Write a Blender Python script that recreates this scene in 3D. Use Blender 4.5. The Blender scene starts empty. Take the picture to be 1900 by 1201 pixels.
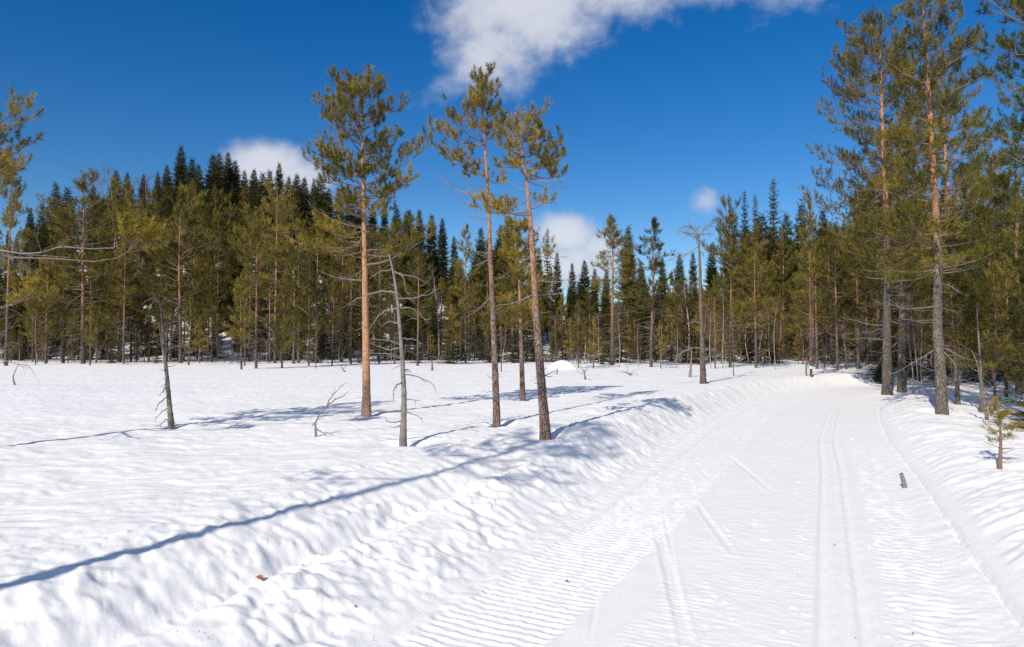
import bpy, math, random
import numpy as np
from math import radians as RAD, sin, cos, tan, pi, sqrt

scene = bpy.context.scene
COL = scene.collection

# ------------------------------------------------------------------ camera
CAM_Z = 1.70
FPX = 1300.0                      # focal length measured in pixels of the 1900 px wide photograph
PITCH = math.atan(39.5 / FPX)
cam_data = bpy.data.cameras.new('camera')
cam_data.sensor_width = 36.0
cam_data.lens = 36.0 * FPX / 1900.0
cam_data.clip_start = 0.05
cam_data.clip_end = 9000.0
cam = bpy.data.objects.new('camera', cam_data)
cam.location = (0, 0, CAM_Z)
cam.rotation_euler = (pi / 2 + PITCH, 0, 0)
COL.objects.link(cam)
scene.camera = cam

# ------------------------------------------------------------------ sky, clouds, sun, exposure
SUN_AZ = RAD(29.0)                # shadows fall this far to the right of straight ahead
SUN_EL = RAD(33.0)
world = bpy.data.worlds.new('World')
scene.world = world
world.use_nodes = True
W = world.node_tree
for n in list(W.nodes):
    W.nodes.remove(n)
def wn(t, **kw):
    n = W.nodes.new(t)
    for k, v in kw.items():
        setattr(n, k, v)
    return n
def wl(a, b):
    W.links.new(a, b)
def wmath(op, a, b=None, c=None, clamp=False):
    n = wn('ShaderNodeMath', operation=op, use_clamp=clamp)
    for i, v in enumerate((a, b, c)):
        if v is None:
            continue
        if isinstance(v, (int, float)):
            n.inputs[i].default_value = v
        else:
            wl(v, n.inputs[i])
    return n.outputs[0]
sky = wn('ShaderNodeTexSky', sky_type='NISHITA', sun_disc=False)
sky.sun_elevation = SUN_EL
sky.sun_rotation = pi + SUN_AZ
sky.altitude = 600.0
sky.air_density = 1.0
sky.dust_density = 0.25
sky.ozone_density = 2.6
hs = wn('ShaderNodeHueSaturation')
hs.inputs['Hue'].default_value = 0.508
hs.inputs['Saturation'].default_value = 1.43
hs.inputs['Value'].default_value = 1.0
wl(sky.outputs[0], hs.inputs['Color'])
geo = wn('ShaderNodeTexCoord')
sep = wn('ShaderNodeSeparateXYZ')
wl(geo.outputs['Generated'], sep.inputs[0])
ysafe = wmath('MAXIMUM', sep.outputs[1], 0.05)
cu = wmath('DIVIDE', sep.outputs[0], ysafe)
cv = wmath('DIVIDE', sep.outputs[2], ysafe)
comb = wn('ShaderNodeCombineXYZ')
wl(cu, comb.inputs[0]); wl(cv, comb.inputs[1])
CLOUDS = [  # u, v, half width, half height, turn, strength : banks of cumulus over the forest
    (0.02, 0.50, .125, .095, .2, 1.15), (-0.02, 0.43, .085, .07, .6, 1.0), (0.09, 0.455, .09, .035, .35, .8), (0.13, 0.52, .15, .06, .12, 1.0), (0.28, 0.53, .14, .045, .1, .85),
    (0.39, 0.51, .09, .04, .0, .62), (-0.075, 0.385, .085, .032, .6, .62), (0.16, 0.60, .27, .08, .05, 1.0), (0.36, 0.475, .08, .03, .1, .35),
    (-0.355, 0.256, .066, .037, -.1, 1.2), (-0.30, 0.240, .052, .03, -.2, 1.1), (-0.385, 0.24, .06, .03, 0, .9), (-0.34, 0.21, .12, .03, 0, .8),
    (0.075, 0.158, .05, .032, -.2, 1.2), (0.125, 0.14, .04, .024, -.2, 1.0), (0.07, 0.115, .10, .04, 0, 1.1), (0.0, 0.12, .06, .03, 0, .5),
    (0.279, 0.208, .026, .024, 0, .78), (0.43, 0.275, .03, .012, 0, .35),
    (-0.60, 0.11, .16, .03, 0, .4), (0.62, 0.18, .1, .035, 0, .5),
]
dens = None
for (u, v, a, b, rz, st) in CLOUDS:
    du = wmath('SUBTRACT', cu, u); dv = wmath('SUBTRACT', cv, v)
    ca, sa = cos(rz), sin(rz)
    p = wmath('ADD', wmath('MULTIPLY', du, ca / a), wmath('MULTIPLY', dv, sa / a))
    q = wmath('ADD', wmath('MULTIPLY', du, -sa / b), wmath('MULTIPLY', dv, ca / b))
    r2 = wmath('ADD', wmath('MULTIPLY', p, p), wmath('MULTIPLY', q, q))
    g = wmath('MULTIPLY', wmath('EXPONENT', wmath('MULTIPLY', r2, -0.8)), st)
    dens = g if dens is None else wmath('MAXIMUM', dens, g)
nz = wn('ShaderNodeTexNoise')
nz.inputs['Scale'].default_value = 13.0; nz.inputs['Detail'].default_value = 8.0; nz.inputs['Roughness'].default_value = .58
nz.inputs['Distortion'].default_value = .7
wl(comb.outputs[0], nz.inputs['Vector'])
nb = wn('ShaderNodeTexNoise')
nb.inputs['Scale'].default_value = 4.0; nb.inputs['Detail'].default_value = 5.0
wl(comb.outputs[0], nb.inputs['Vector'])
nf = wn('ShaderNodeTexNoise')
nf.inputs['Scale'].default_value = 42.0; nf.inputs['Detail'].default_value = 6.0; nf.inputs['Roughness'].default_value = .55
wl(comb.outputs[0], nf.inputs['Vector'])
nsum = wmath('ADD', wmath('MULTIPLY', wmath('SUBTRACT', nz.outputs[0], .5), .72), wmath('MULTIPLY', wmath('SUBTRACT', nf.outputs[0], .5), .42))
field = wmath('ADD', dens, nsum)
ss = wn('ShaderNodeMapRange', interpolation_type='SMOOTHSTEP')
ss.inputs['From Min'].default_value = .28; ss.inputs['From Max'].default_value = .95
ss.inputs['To Min'].default_value = 0.0; ss.inputs['To Max'].default_value = .84
wl(field, ss.inputs['Value'])
front = wn('ShaderNodeMapRange'); front.inputs['From Min'].default_value = .1; front.inputs['From Max'].default_value = .25
wl(sep.outputs[1], front.inputs['Value'])
lowcut = wn('ShaderNodeMapRange'); lowcut.inputs['From Min'].default_value = .0; lowcut.inputs['From Max'].default_value = .05
wl(cv, lowcut.inputs['Value'])
mask = wmath('MULTIPLY', wmath('MULTIPLY', ss.outputs[0], front.outputs[0]), lowcut.outputs[0])
ramp = wn('ShaderNodeMix', data_type='RGBA')
ramp.inputs[6].default_value = (5.2, 5.6, 6.6, 1); ramp.inputs[7].default_value = (7.2, 7.35, 7.8, 1)
bright = wn('ShaderNodeMapRange'); bright.inputs['From Min'].default_value = .55; bright.inputs['From Max'].default_value = 1.15
wl(field, bright.inputs['Value']); wl(bright.outputs[0], ramp.inputs[0])
# cumulus added outside the view, lifting and whitening ambient light in the snow shadows
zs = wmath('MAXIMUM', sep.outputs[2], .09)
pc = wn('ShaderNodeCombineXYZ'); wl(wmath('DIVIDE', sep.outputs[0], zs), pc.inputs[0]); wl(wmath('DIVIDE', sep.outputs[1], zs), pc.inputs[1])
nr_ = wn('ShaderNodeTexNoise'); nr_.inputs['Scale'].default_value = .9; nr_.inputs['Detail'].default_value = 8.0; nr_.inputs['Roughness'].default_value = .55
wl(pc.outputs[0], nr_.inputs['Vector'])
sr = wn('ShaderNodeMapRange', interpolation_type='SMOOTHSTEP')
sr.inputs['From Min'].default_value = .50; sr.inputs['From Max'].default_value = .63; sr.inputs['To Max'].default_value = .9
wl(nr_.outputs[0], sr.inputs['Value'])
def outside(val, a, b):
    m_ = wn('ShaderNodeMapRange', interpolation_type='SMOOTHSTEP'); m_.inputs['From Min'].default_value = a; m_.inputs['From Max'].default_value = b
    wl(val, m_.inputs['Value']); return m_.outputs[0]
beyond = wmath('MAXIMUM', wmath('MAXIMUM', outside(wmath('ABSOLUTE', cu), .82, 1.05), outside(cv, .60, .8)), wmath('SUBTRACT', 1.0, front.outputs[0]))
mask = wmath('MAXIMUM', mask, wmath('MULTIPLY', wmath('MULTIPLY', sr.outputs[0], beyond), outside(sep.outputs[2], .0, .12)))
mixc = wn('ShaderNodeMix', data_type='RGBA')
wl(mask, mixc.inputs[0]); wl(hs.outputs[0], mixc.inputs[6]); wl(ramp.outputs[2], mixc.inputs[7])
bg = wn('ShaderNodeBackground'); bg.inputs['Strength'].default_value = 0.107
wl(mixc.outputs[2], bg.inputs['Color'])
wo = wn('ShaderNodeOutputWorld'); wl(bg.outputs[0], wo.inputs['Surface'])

sun_data = bpy.data.lights.new('sun', 'SUN')
sun_data.energy = 5.0
sun_data.angle = RAD(0.5)
sun_data.color = (1.0, 0.93, 0.82)
sun = bpy.data.objects.new('sun', sun_data)
sun.rotation_euler = (pi / 2 - SUN_EL, 0, -SUN_AZ)      # -Z of the lamp looks along the light
COL.objects.link(sun)
sun.location = (-30, -50, 40)

scene.view_settings.view_transform = 'Standard'
scene.view_settings.look = 'None'
scene.view_settings.exposure = -0.01
scene.view_settings.gamma = 1.0
scene.view_settings.use_curve_mapping = False
scene.render.engine = 'CYCLES'
scene.cycles.use_denoising = False
scene.cycles.max_bounces = 6
scene.cycles.diffuse_bounces = 3
scene.cycles.transmission_bounces = 3

# ------------------------------------------------------------------ helpers
UP = np.array((0., 0., 1.))
def nrm(v):
    return v / np.maximum(np.linalg.norm(v, axis=-1, keepdims=True), 1e-9)

PERM = np.random.RandomState(7).permutation(512).astype(np.int64)
GRA = np.stack([np.cos(np.linspace(0, 2 * pi, 64, False)), np.sin(np.linspace(0, 2 * pi, 64, False))], 1)
def perlin(x, y, seed=0):
    x = np.asarray(x, float); y = np.asarray(y, float)
    xi = np.floor(x).astype(np.int64); yi = np.floor(y).astype(np.int64)
    fx = x - xi; fy = y - yi
    u = fx * fx * fx * (fx * (fx * 6 - 15) + 10); v = fy * fy * fy * (fy * (fy * 6 - 15) + 10)
    def g(ix, iy, dx, dy):
        h = PERM[(PERM[(ix + seed * 37) & 511] + iy) & 511] & 63
        gg = GRA[h]
        return gg[..., 0] * dx + gg[..., 1] * dy
    a = g(xi, yi, fx, fy); b = g(xi + 1, yi, fx - 1, fy)
    c = g(xi, yi + 1, fx, fy - 1); d = g(xi + 1, yi + 1, fx - 1, fy - 1)
    return (a + u * (b - a)) * (1 - v) + (c + u * (d - c)) * v
def sstep(x, a, b):
    t = np.clip((x - a) / (b - a), 0, 1)
    return t * t * (3 - 2 * t)

class MB:
    """collects triangles and quads for ONE mesh object"""
    def __init__(self):
        self.v = []; self.t = []; self.q = []; self.c = []; self.n = 0; self.m = []
    def add(self, v, tris=None, quads=None, tint=None):
        v = np.asarray(v, float).reshape(-1, 3)
        if tris is not None and len(tris): self.t.append(np.asarray(tris) + self.n)
        if quads is not None and len(quads): self.q.append(np.asarray(quads) + self.n)
        self.v.append(v)
        self.c.append(np.full(len(v), .5) if tint is None else np.asarray(tint, float))
        self.n += len(v)
    def mesh(self, name, mat, smooth=True):
        me = bpy.data.meshes.new(name)
        v = np.concatenate(self.v) if self.v else np.zeros((0, 3))
        t = np.concatenate(self.t) if self.t else np.zeros((0, 3), int)
        q = np.concatenate(self.q) if self.q else np.zeros((0, 4), int)
        me.vertices.add(len(v)); me.vertices.foreach_set('co', v.astype(np.float32).ravel())
        nl = t.size + q.size
        me.loops.add(nl); me.loops.foreach_set('vertex_index', np.concatenate([t.ravel(), q.ravel()]).astype(np.int32))
        me.polygons.add(len(t) + len(q))
        ls = np.concatenate([np.arange(len(t)) * 3, t.size + np.arange(len(q)) * 4]).astype(np.int32)
        me.polygons.foreach_set('loop_start', ls)
        me.polygons.foreach_set('use_smooth', np.full(len(t) + len(q), smooth))
        a = me.attributes.new('tint', 'FLOAT', 'POINT')
        a.data.foreach_set('value', np.concatenate(self.c).astype(np.float32) if self.c else np.zeros(0, np.float32))
        me.update(calc_edges=True)
        if mat is not None: me.materials.append(mat)
        return me
    def build(self, name, mat, parent=None, smooth=True):
        return link(name, self.mesh(name, mat, smooth), parent)
def link(name, data, parent=None):
    o = bpy.data.objects.new(name, data); COL.objects.link(o)
    if parent is not None: o.parent = parent
    return o
def tag(o, label=None, cat=None, group=None, kind=None):
    if label: o['label'] = label
    if cat: o['category'] = cat
    if group: o['group'] = group
    if kind: o['kind'] = kind
    return o
def thing(name, label, cat, loc, rz=0.0, group=None, scale=None):
    o = bpy.data.objects.new(name, None); COL.objects.link(o)
    o.empty_display_size = .3
    o.location = loc; o.rotation_euler = (0, 0, rz)
    if scale is not None: o.scale = scale
    return tag(o, label, cat, group)

def tubes(mb, paths, radii, k=4, tint=None):
    """paths (B,n,3), radii (B,n): all tubes of one kind at once"""
    P = np.asarray(paths, float); Rr = np.asarray(radii, float)
    B, n, _ = P.shape
    T = nrm(np.gradient(P, axis=1))
    ref = np.where(np.abs(T[:, :1, 2:3]) > .8, np.array((1., .1, 0.)), np.array((.05, .08, 1.)))
    U = nrm(np.cross(T, np.broadcast_to(ref, T.shape))); V = np.cross(T, U)
    a = np.arange(k) * 2 * pi / k
    ring = P[:, :, None, :] + Rr[:, :, None, None] * (np.cos(a)[None, None, :, None] * U[:, :, None, :] + np.sin(a)[None, None, :, None] * V[:, :, None, :])
    idx = np.arange(B * n * k).reshape(B, n, k)
    a0 = idx[:, :-1, :]; a1 = np.roll(idx, -1, 2)[:, :-1, :]; b0 = idx[:, 1:, :]; b1 = np.roll(idx, -1, 2)[:, 1:, :]
    q = np.stack([a0, a1, b1, b0], -1).reshape(-1, 4)
    mb.add(ring.reshape(-1, 3), quads=q, tint=None if tint is None else np.repeat(np.asarray(tint, float), n * k))

def needles(mb, P, D, size, k, rng, wid=.06, lenf=.55, spread=(95, 24), tint=None):
    """N tufts at P pointing along D, each a bottle brush of k slim triangles"""
    P = np.asarray(P, float); D = nrm(np.asarray(D, float)); N = len(P)
    if N == 0: return
    size = np.broadcast_to(np.asarray(size, float), (N,))
    f = rng.rand(N, k); az = rng.rand(N, k) * 2 * pi
    ang = np.radians(spread[0] + (spread[1] - spread[0]) * f + rng.randn(N, k) * 10)
    ref = np.where(np.abs(D[:, 2:3]) > .9, np.array((1., 0, 0)), UP)
    U = nrm(np.cross(D, ref)); V = np.cross(D, U)
    per = np.cos(az)[..., None] * U[:, None] + np.sin(az)[..., None] * V[:, None]
    d = np.cos(ang)[..., None] * D[:, None] + np.sin(ang)[..., None] * per
    base = P[:, None] + D[:, None] * (f * size[:, None])[..., None]
    ln = (size[:, None] * lenf * (.75 + .5 * rng.rand(N, k)))[..., None]
    side = nrm(np.cross(d, rng.randn(N, k, 3))) * (size[:, None, None] * wid * .5)
    tri = np.stack([base - side, base + side, base + d * ln], 2)
    tn = rng.rand(N) if tint is None else np.asarray(tint, float)
    tn = np.clip(tn[:, None] + rng.randn(N, k) * .12, 0, 1)
    mb.add(tri.reshape(-1, 3), tris=np.arange(N * k * 3).reshape(-1, 3), tint=np.repeat(tn.ravel(), 3))

# pixel of the photograph -> place in the world
def pix_dir(px, py):
    x = (px - 950.0) / FPX; u = (600.5 - py) / FPX
    return np.array((x, cos(PITCH) - u * sin(PITCH), sin(PITCH) + u * cos(PITCH)))
def at_y(px, py, Y):
    d = pix_dir(px, py)
    return np.array((0, 0, CAM_Z)) + d * (Y / d[1])
def ground(px, py):
    d = pix_dir(px, py); z = .3
    for _ in range(12):
        s = min((z - CAM_Z) / min(d[2], -1e-3), 200.0)
        p = d * s
        z = .5 * z + .5 * float(H(p[0], p[1]))
    return np.array((p[0], p[1], float(H(p[0], p[1]))))

# ------------------------------------------------------------------ the lie of the land
CP = np.array([(-7.6, -14), (-3.5, -6), (-.15, 1.2), (1.2, 4.1), (2.4, 6.8), (3.65, 9.6), (5.5, 13.8), (8.6, 19.8), (12.6, 25.2), (18, 29.3), (26, 32.3), (40, 35), (70, 37), (100, 38)], float)
def catmull(P, m=14):
    out = []
    for i in range(1, len(P) - 2):
        a, b, c, d = P[i - 1], P[i], P[i + 1], P[i + 2]
        for t in np.linspace(0, 1, m, False):
            out.append(.5 * ((2 * b) + (c - a) * t + (2 * a - 5 * b + 4 * c - d) * t * t + (3 * b - a - 3 * c + d) * t ** 3))
    return np.array(out)
CL = catmull(CP)
CLT = nrm(np.gradient(CL, axis=0)); CLS = np.concatenate([[0], np.cumsum(np.linalg.norm(np.diff(CL, axis=0), axis=1))])
CLN = np.stack([CLT[:, 1], -CLT[:, 0]], 1)          # points to the right of the trail
def road_coords(x, y):
    x = np.asarray(x, float); y = np.asarray(y, float)
    sh = x.shape; x = x.ravel(); y = y.ravel()
    s = np.empty_like(x); t = np.empty_like(x)
    for i in range(0, len(x), 40000):
        xx = x[i:i + 40000]; yy = y[i:i + 40000]
        d2 = (xx[:, None] - CL[None, :, 0]) ** 2 + (yy[:, None] - CL[None, :, 1]) ** 2
        j = d2.argmin(1)
        dx = xx - CL[j, 0]; dy = yy - CL[j, 1]
        s[i:i + 40000] = CLS[j] + dx * CLT[j, 0] + dy * CLT[j, 1]
        t[i:i + 40000] = dx * CLN[j, 0] + dy * CLN[j, 1]
        far = np.sqrt(d2[np.arange(len(j)), j])
        t[i:i + 40000] = np.where(np.abs(t[i:i + 40000]) > .3, np.sign(t[i:i + 40000]) * np.maximum(far, np.abs(t[i:i + 40000])), t[i:i + 40000])
    return s.reshape(sh), t.reshape(sh)
SC = float(road_coords(np.array([.4]), np.array([0.]))[0][0])        # distance along the trail at the photographer
LEFT_T, RIGHT_T = -1.75, 1.65
PROF_T = np.array([-60, -9, -6, -4.3, -3.7, -3.35, -3.04, -2.84, -2.60, -2.3, -2.0, -1.75, -1.4, 0, 1.3, 1.5, 1.64, 1.70, 1.9, 2.15, 2.45, 2.9, 4, 7, 20, 60])
PROF_Z = np.array([.35, .35, .365, .41, .43, .38, .285, .17, .21, .165, .075, .018, 0, 0, .0, .03, .075, .11, .19, .265, .30, .275, .18, .15, .28, .35])
FAR_T = np.array([-60, -9, -6, -4.3, -3.3, -2.85, -2.6, -2.35, -2.1, -1.9, -1.75, 0])
FAR_Z = np.array([.35, .35, .36, .40, .445, .46, .41, .26, .11, .04, .015, 0])
def profile(s, t):
    """height across the trail: a spread bank near the photographer, a steeper one further on"""
    k = sstep(s - SC, 4.5, 10)
    t = np.where(t < -1.9, t + (.06 * perlin(s / .9, s * 0, 71) + .03 * perlin(s / .16, t / .2, 72)) * np.clip((-1.9 - t) * 2, 0, 1) * np.clip((4.5 + t), 0, 1), t)
    return np.interp(t, PROF_T, PROF_Z) * (1 - k * (t < 0)) + np.interp(t, FAR_T, FAR_Z) * k * (t < 0)
def H0(x, y, s=None, t=None):
    if s is None: s, t = road_coords(x, y)
    z = profile(s, t)
    away = sstep(np.abs(t), 3.2, 8)
    z = z + away * (.07 * perlin(x / 7, y / 7, 3) + .05 * perlin(x / 2.6, y / 2.6, 4)) * np.exp(-np.maximum(y, 0) / 60)
    hill = 17 * np.exp(-((x + 47) / 40) ** 2) * sstep(y, 62, 112) + 5 * sstep(y, 66, 140)
    return z + hill + 1.5 * sstep(y, 60, 90) * perlin(x / 14, y / 14, 5)
WELLS = []          # hollows melted round the trunks: x, y, radius, depth
def H(x, y):
    return H0(x, y)

# ------------------------------------------------------------------ materials
def mat(name):
    m = bpy.data.materials.new(name); m.use_nodes = True
    nt = m.node_tree
    b = nt.nodes['Principled BSDF']
    return m, nt, b
def nd(nt, t, **kw):
    n = nt.nodes.new(t)
    for k, v in kw.items(): setattr(n, k, v)
    return n
def ramp_node(nt, fac, stops):
    r = nd(nt, 'ShaderNodeValToRGB')
    e = r.color_ramp.elements
    while len(e) < len(stops): e.new(.5)
    for el, (p, c) in zip(e, stops):
        el.position = p; el.color = (*c, 1)
    nt.links.new(fac, r.inputs[0])
    return r.outputs[0]
def mixrgb(nt, fac, a, b, mode='MIX'):
    m = nd(nt, 'ShaderNodeMix', data_type='RGBA', blend_type=mode)
    for sock, v in ((m.inputs[0], fac), (m.inputs[6], a), (m.inputs[7], b)):
        if isinstance(v, (int, float)): sock.default_value = v
        elif isinstance(v, tuple): sock.default_value = (*v, 1)
        else: nt.links.new(v, sock)
    return m.outputs[2]
def noise(nt, vec, scale, detail=4, rough=.55):
    n = nd(nt, 'ShaderNodeTexNoise')
    n.inputs['Scale'].default_value = scale; n.inputs['Detail'].default_value = detail; n.inputs['Roughness'].default_value = rough
    if vec is not None: nt.links.new(vec, n.inputs['Vector'])
    return n.outputs[0]
def mapping(nt, vec, scale=(1, 1, 1)):
    m = nd(nt, 'ShaderNodeMapping'); m.inputs['Scale'].default_value = scale
    nt.links.new(vec, m.inputs['Vector'])
    return m.outputs[0]

def snow_mat(name, base, grain):
    m, nt, b = mat(name)
    tc = nd(nt, 'ShaderNodeTexCoord')
    v = noise(nt, tc.outputs['Object'], 1.3, 5)
    c = mixrgb(nt, v, tuple(x * .97 for x in base), base)
    nt.links.new(c, b.inputs['Base Color'])
    b.inputs['Roughness'].default_value = .62
    b.inputs['Specular IOR Level'].default_value = .22
    n1 = noise(nt, tc.outputs['Object'], 38, 5, .65)
    n2 = noise(nt, tc.outputs['Object'], 150, 3, .6)
    ad = nd(nt, 'ShaderNodeMath', operation='MULTIPLY_ADD'); ad.inputs[1].default_value = .35
    nt.links.new(n2, ad.inputs[0]); nt.links.new(n1, ad.inputs[2])
    bp = nd(nt, 'ShaderNodeBump'); bp.inputs['Strength'].default_value = grain; bp.inputs['Distance'].default_value = .012
    nt.links.new(ad.outputs[0], bp.inputs['Height']); nt.links.new(bp.outputs[0], b.inputs['Normal'])
    return m
M_SNOW = snow_mat('old_snow', (.925, .905, .872), .22)
M_TRAIL = snow_mat('groomed_snow', (.92, .90, .868), .22)

def needle_mat(name, dark, mid, light, transl=.28):
    m, nt, b = mat(name)
    at = nd(nt, 'ShaderNodeAttribute', attribute_name='tint')
    oi = nd(nt, 'ShaderNodeObjectInfo')
    a = nd(nt, 'ShaderNodeMath', operation='MULTIPLY_ADD', use_clamp=True); a.inputs[1].default_value = .7
    nt.links.new(oi.outputs['Random'], a.inputs[0])
    h = nd(nt, 'ShaderNodeMath', operation='SUBTRACT'); h.inputs[1].default_value = .35
    nt.links.new(at.outputs['Fac'], h.inputs[0]); nt.links.new(h.outputs[0], a.inputs[2])
    c = ramp_node(nt, a.outputs[0], [(0.0, dark), (.5, mid), (1.0, light)])
    nt.links.new(c, b.inputs['Base Color'])
    b.inputs['Roughness'].default_value = .6; b.inputs['Specular IOR Level'].default_value = .08
    tr = nd(nt, 'ShaderNodeBsdfTranslucent'); nt.links.new(c, tr.inputs['Color'])
    mx = nd(nt, 'ShaderNodeMixShader'); mx.inputs[0].default_value = transl
    nt.links.new(b.outputs[0], mx.inputs[1]); nt.links.new(tr.outputs[0], mx.inputs[2])
    nt.links.new(mx.outputs[0], nt.nodes['Material Output'].inputs['Surface'])
    return m
M_NEEDLE_GOLD = needle_mat('golden_pine_needles', (.085, .088, .012), (.23, .183, .03), (.42, .305, .06))
M_NEEDLE = needle_mat('pine_needles', (.06, .066, .013), (.172, .15, .027), (.31, .24, .048))
M_NEEDLE_GREEN = needle_mat('green_pine_needles', (.045, .062, .012), (.12, .125, .024), (.21, .19, .04))
M_NEEDLE_FAR = needle_mat('forest_pine_needles', (.045, .048, .011), (.152, .133, .026), (.325, .25, .05))
M_SPRUCE = needle_mat('spruce_needles', (.022, .027, .006), (.052, .054, .012), (.115, .10, .021), .15)

def bark_mat(name, low, high, h0, h1, plates=22, pale=(.36, .33, .30)):
    """low, plated bark near the ground; thin warm bark higher up (by height on the trunk itself)"""
    m, nt, b = mat(name)
    tc = nd(nt, 'ShaderNodeTexCoord')
    sp = nd(nt, 'ShaderNodeSeparateXYZ'); nt.links.new(tc.outputs['Generated'], sp.inputs[0])
    nv = noise(nt, mapping(nt, tc.outputs['Object'], (6, 6, 2.5)), 1.0, 4)
    ad = nd(nt, 'ShaderNodeMath', operation='MULTIPLY_ADD'); ad.inputs[1].default_value = .35
    nt.links.new(nv, ad.inputs[0]); nt.links.new(sp.outputs[2], ad.inputs[2])
    mr = nd(nt, 'ShaderNodeMapRange', interpolation_type='SMOOTHSTEP')
    mr.inputs['From Min'].default_value = h0 + .12; mr.inputs['From Max'].default_value = h1 + .22
    nt.links.new(ad.outputs[0], mr.inputs['Value'])
    vo = nd(nt, 'ShaderNodeTexVoronoi', feature='DISTANCE_TO_EDGE'); vo.inputs['Scale'].default_value = plates
    nt.links.new(mapping(nt, tc.outputs['Object'], (1.5, 1.5, .45)), vo.inputs['Vector'])
    crack = nd(nt, 'ShaderNodeMapRange'); crack.inputs['From Max'].default_value = .09
    nt.links.new(vo.outputs['Distance'], crack.inputs['Value'])
    fine = noise(nt, mapping(nt, tc.outputs['Object'], (1, 1, .35)), 55, 4)
    lowc = mixrgb(nt, fine, tuple(c * .6 for c in low), tuple(c * 1.35 for c in low))
    patch = noise(nt, mapping(nt, tc.outputs['Object'], (1, 1, .5)), 9, 3)
    pm = nd(nt, 'ShaderNodeMapRange'); pm.inputs['From Min'].default_value = .55; pm.inputs['From Max'].default_value = .68; pm.inputs['To Max'].default_value = .55
    nt.links.new(patch, pm.inputs['Value'])
    lowc = mixrgb(nt, pm.outputs[0], lowc, pale)
    lowc = mixrgb(nt, crack.outputs[0], tuple(c * .28 for c in low), lowc)
    highc = mixrgb(nt, fine, tuple(c * .72 for c in high), tuple(min(c * 1.25, .8) for c in high))
    hpatch = noise(nt, mapping(nt, tc.outputs['Object'], (1, 1, .4)), 16, 3)
    hp = nd(nt, 'ShaderNodeMapRange'); hp.inputs['From Min'].default_value = .52; hp.inputs['From Max'].default_value = .66; hp.inputs['To Max'].default_value = .6
    nt.links.new(hpatch, hp.inputs['Value'])
    highc = mixrgb(nt, hp.outputs[0], highc, tuple(c * .5 for c in high))
    c = mixrgb(nt, mr.outputs[0], lowc, highc)
    nt.links.new(c, b.inputs['Base Color']); b.inputs['Roughness'].default_value = .85
    b.inputs['Specular IOR Level'].default_value = .15
    hh = nd(nt, 'ShaderNodeMath', operation='MULTIPLY_ADD'); hh.inputs[1].default_value = .5
    nt.links.new(fine, hh.inputs[0]); nt.links.new(crack.outputs[0], hh.inputs[2])
    bp = nd(nt, 'ShaderNodeBump'); bp.inputs['Strength'].default_value = .8; bp.inputs['Distance'].default_value = .02
    nt.links.new(hh.outputs[0], bp.inputs['Height']); nt.links.new(bp.outputs[0], b.inputs['Normal'])
    return m
GREYB = (.175, .135, .11); ORANGE = (.52, .25, .12); SALMON = (.36, .20, .135)
M_BARK_ORANGE = bark_mat('bright_pine_bark', GREYB, (.50, .275, .15), .09, .2)
M_BARK_BROWN = bark_mat('brown_pine_bark', (.21, .145, .115), (.42, .225, .14), .42, .62)
M_BARK_GREY = bark_mat('grey_pine_bark', (.13, .11, .095), ORANGE, .40, .60)
M_BARK_LICHEN = bark_mat('lichen_pine_bark', (.17, .145, .12), (.54, .265, .13), .36, .56, 26, (.34, .34, .26))
M_DEADBARK = bark_mat('dead_pine_bark', (.15, .115, .10), (.20, .14, .115), .4, .6)
M_BARK_FAR = bark_mat('forest_pine_bark', (.125, .10, .085), (.36, .18, .10), .22, .6, 10)

def plain_wood(name, a, b_, scale=(8, 8, 2)):
    m, nt, b = mat(name)
    tc = nd(nt, 'ShaderNodeTexCoord')
    n = noise(nt, mapping(nt, tc.outputs['Object'], scale), 3.0, 5, .65)
    at = nd(nt, 'ShaderNodeAttribute', attribute_name='tint')
    ad = nd(nt, 'ShaderNodeMath', operation='MULTIPLY_ADD', use_clamp=True); ad.inputs[1].default_value = .6
    hh = nd(nt, 'ShaderNodeMath', operation='MULTIPLY_ADD'); hh.inputs[1].default_value = .7; hh.inputs[2].default_value = -.2
    nt.links.new(n, hh.inputs[0]); nt.links.new(at.outputs['Fac'], ad.inputs[0]); nt.links.new(hh.outputs[0], ad.inputs[2])
    c = mixrgb(nt, ad.outputs[0], a, b_)
    nt.links.new(c, b.inputs['Base Color']); b.inputs['Roughness'].default_value = .85; b.inputs['Specular IOR Level'].default_value = .15
    bp = nd(nt, 'ShaderNodeBump'); bp.inputs['Strength'].default_value = .5; bp.inputs['Distance'].default_value = .01
    nt.links.new(n, bp.inputs['Height']); nt.links.new(bp.outputs[0], b.inputs['Normal'])
    return m
M_LIMB = plain_wood('pine_limb_bark', (.12, .085, .065), (.26, .18, .13))
M_DEADTWIG = plain_wood('dead_grey_twigs', (.12, .10, .088), (.30, .255, .23))
M_SILVER = plain_wood('weathered_silver_wood', (.11, .098, .088), (.29, .265, .245), (14, 14, 1.2))
M_DARKWOOD = plain_wood('dark_mossy_wood', (.06, .052, .042), (.27, .22, .18), (10, 10, 2))
M_BRUSH = plain_wood('bare_brush', (.06, .048, .042), (.17, .14, .125))
M_BIRCH = plain_wood('birch_bark', (.16, .13, .115), (.46, .42, .385), (5, 5, 9))
M_BIRCHTWIG = plain_wood('birch_twigs', (.10, .055, .05), (.22, .14, .12))
M_SPRUCEBARK = plain_wood('spruce_bark', (.06, .048, .04), (.15, .12, .10))

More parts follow.
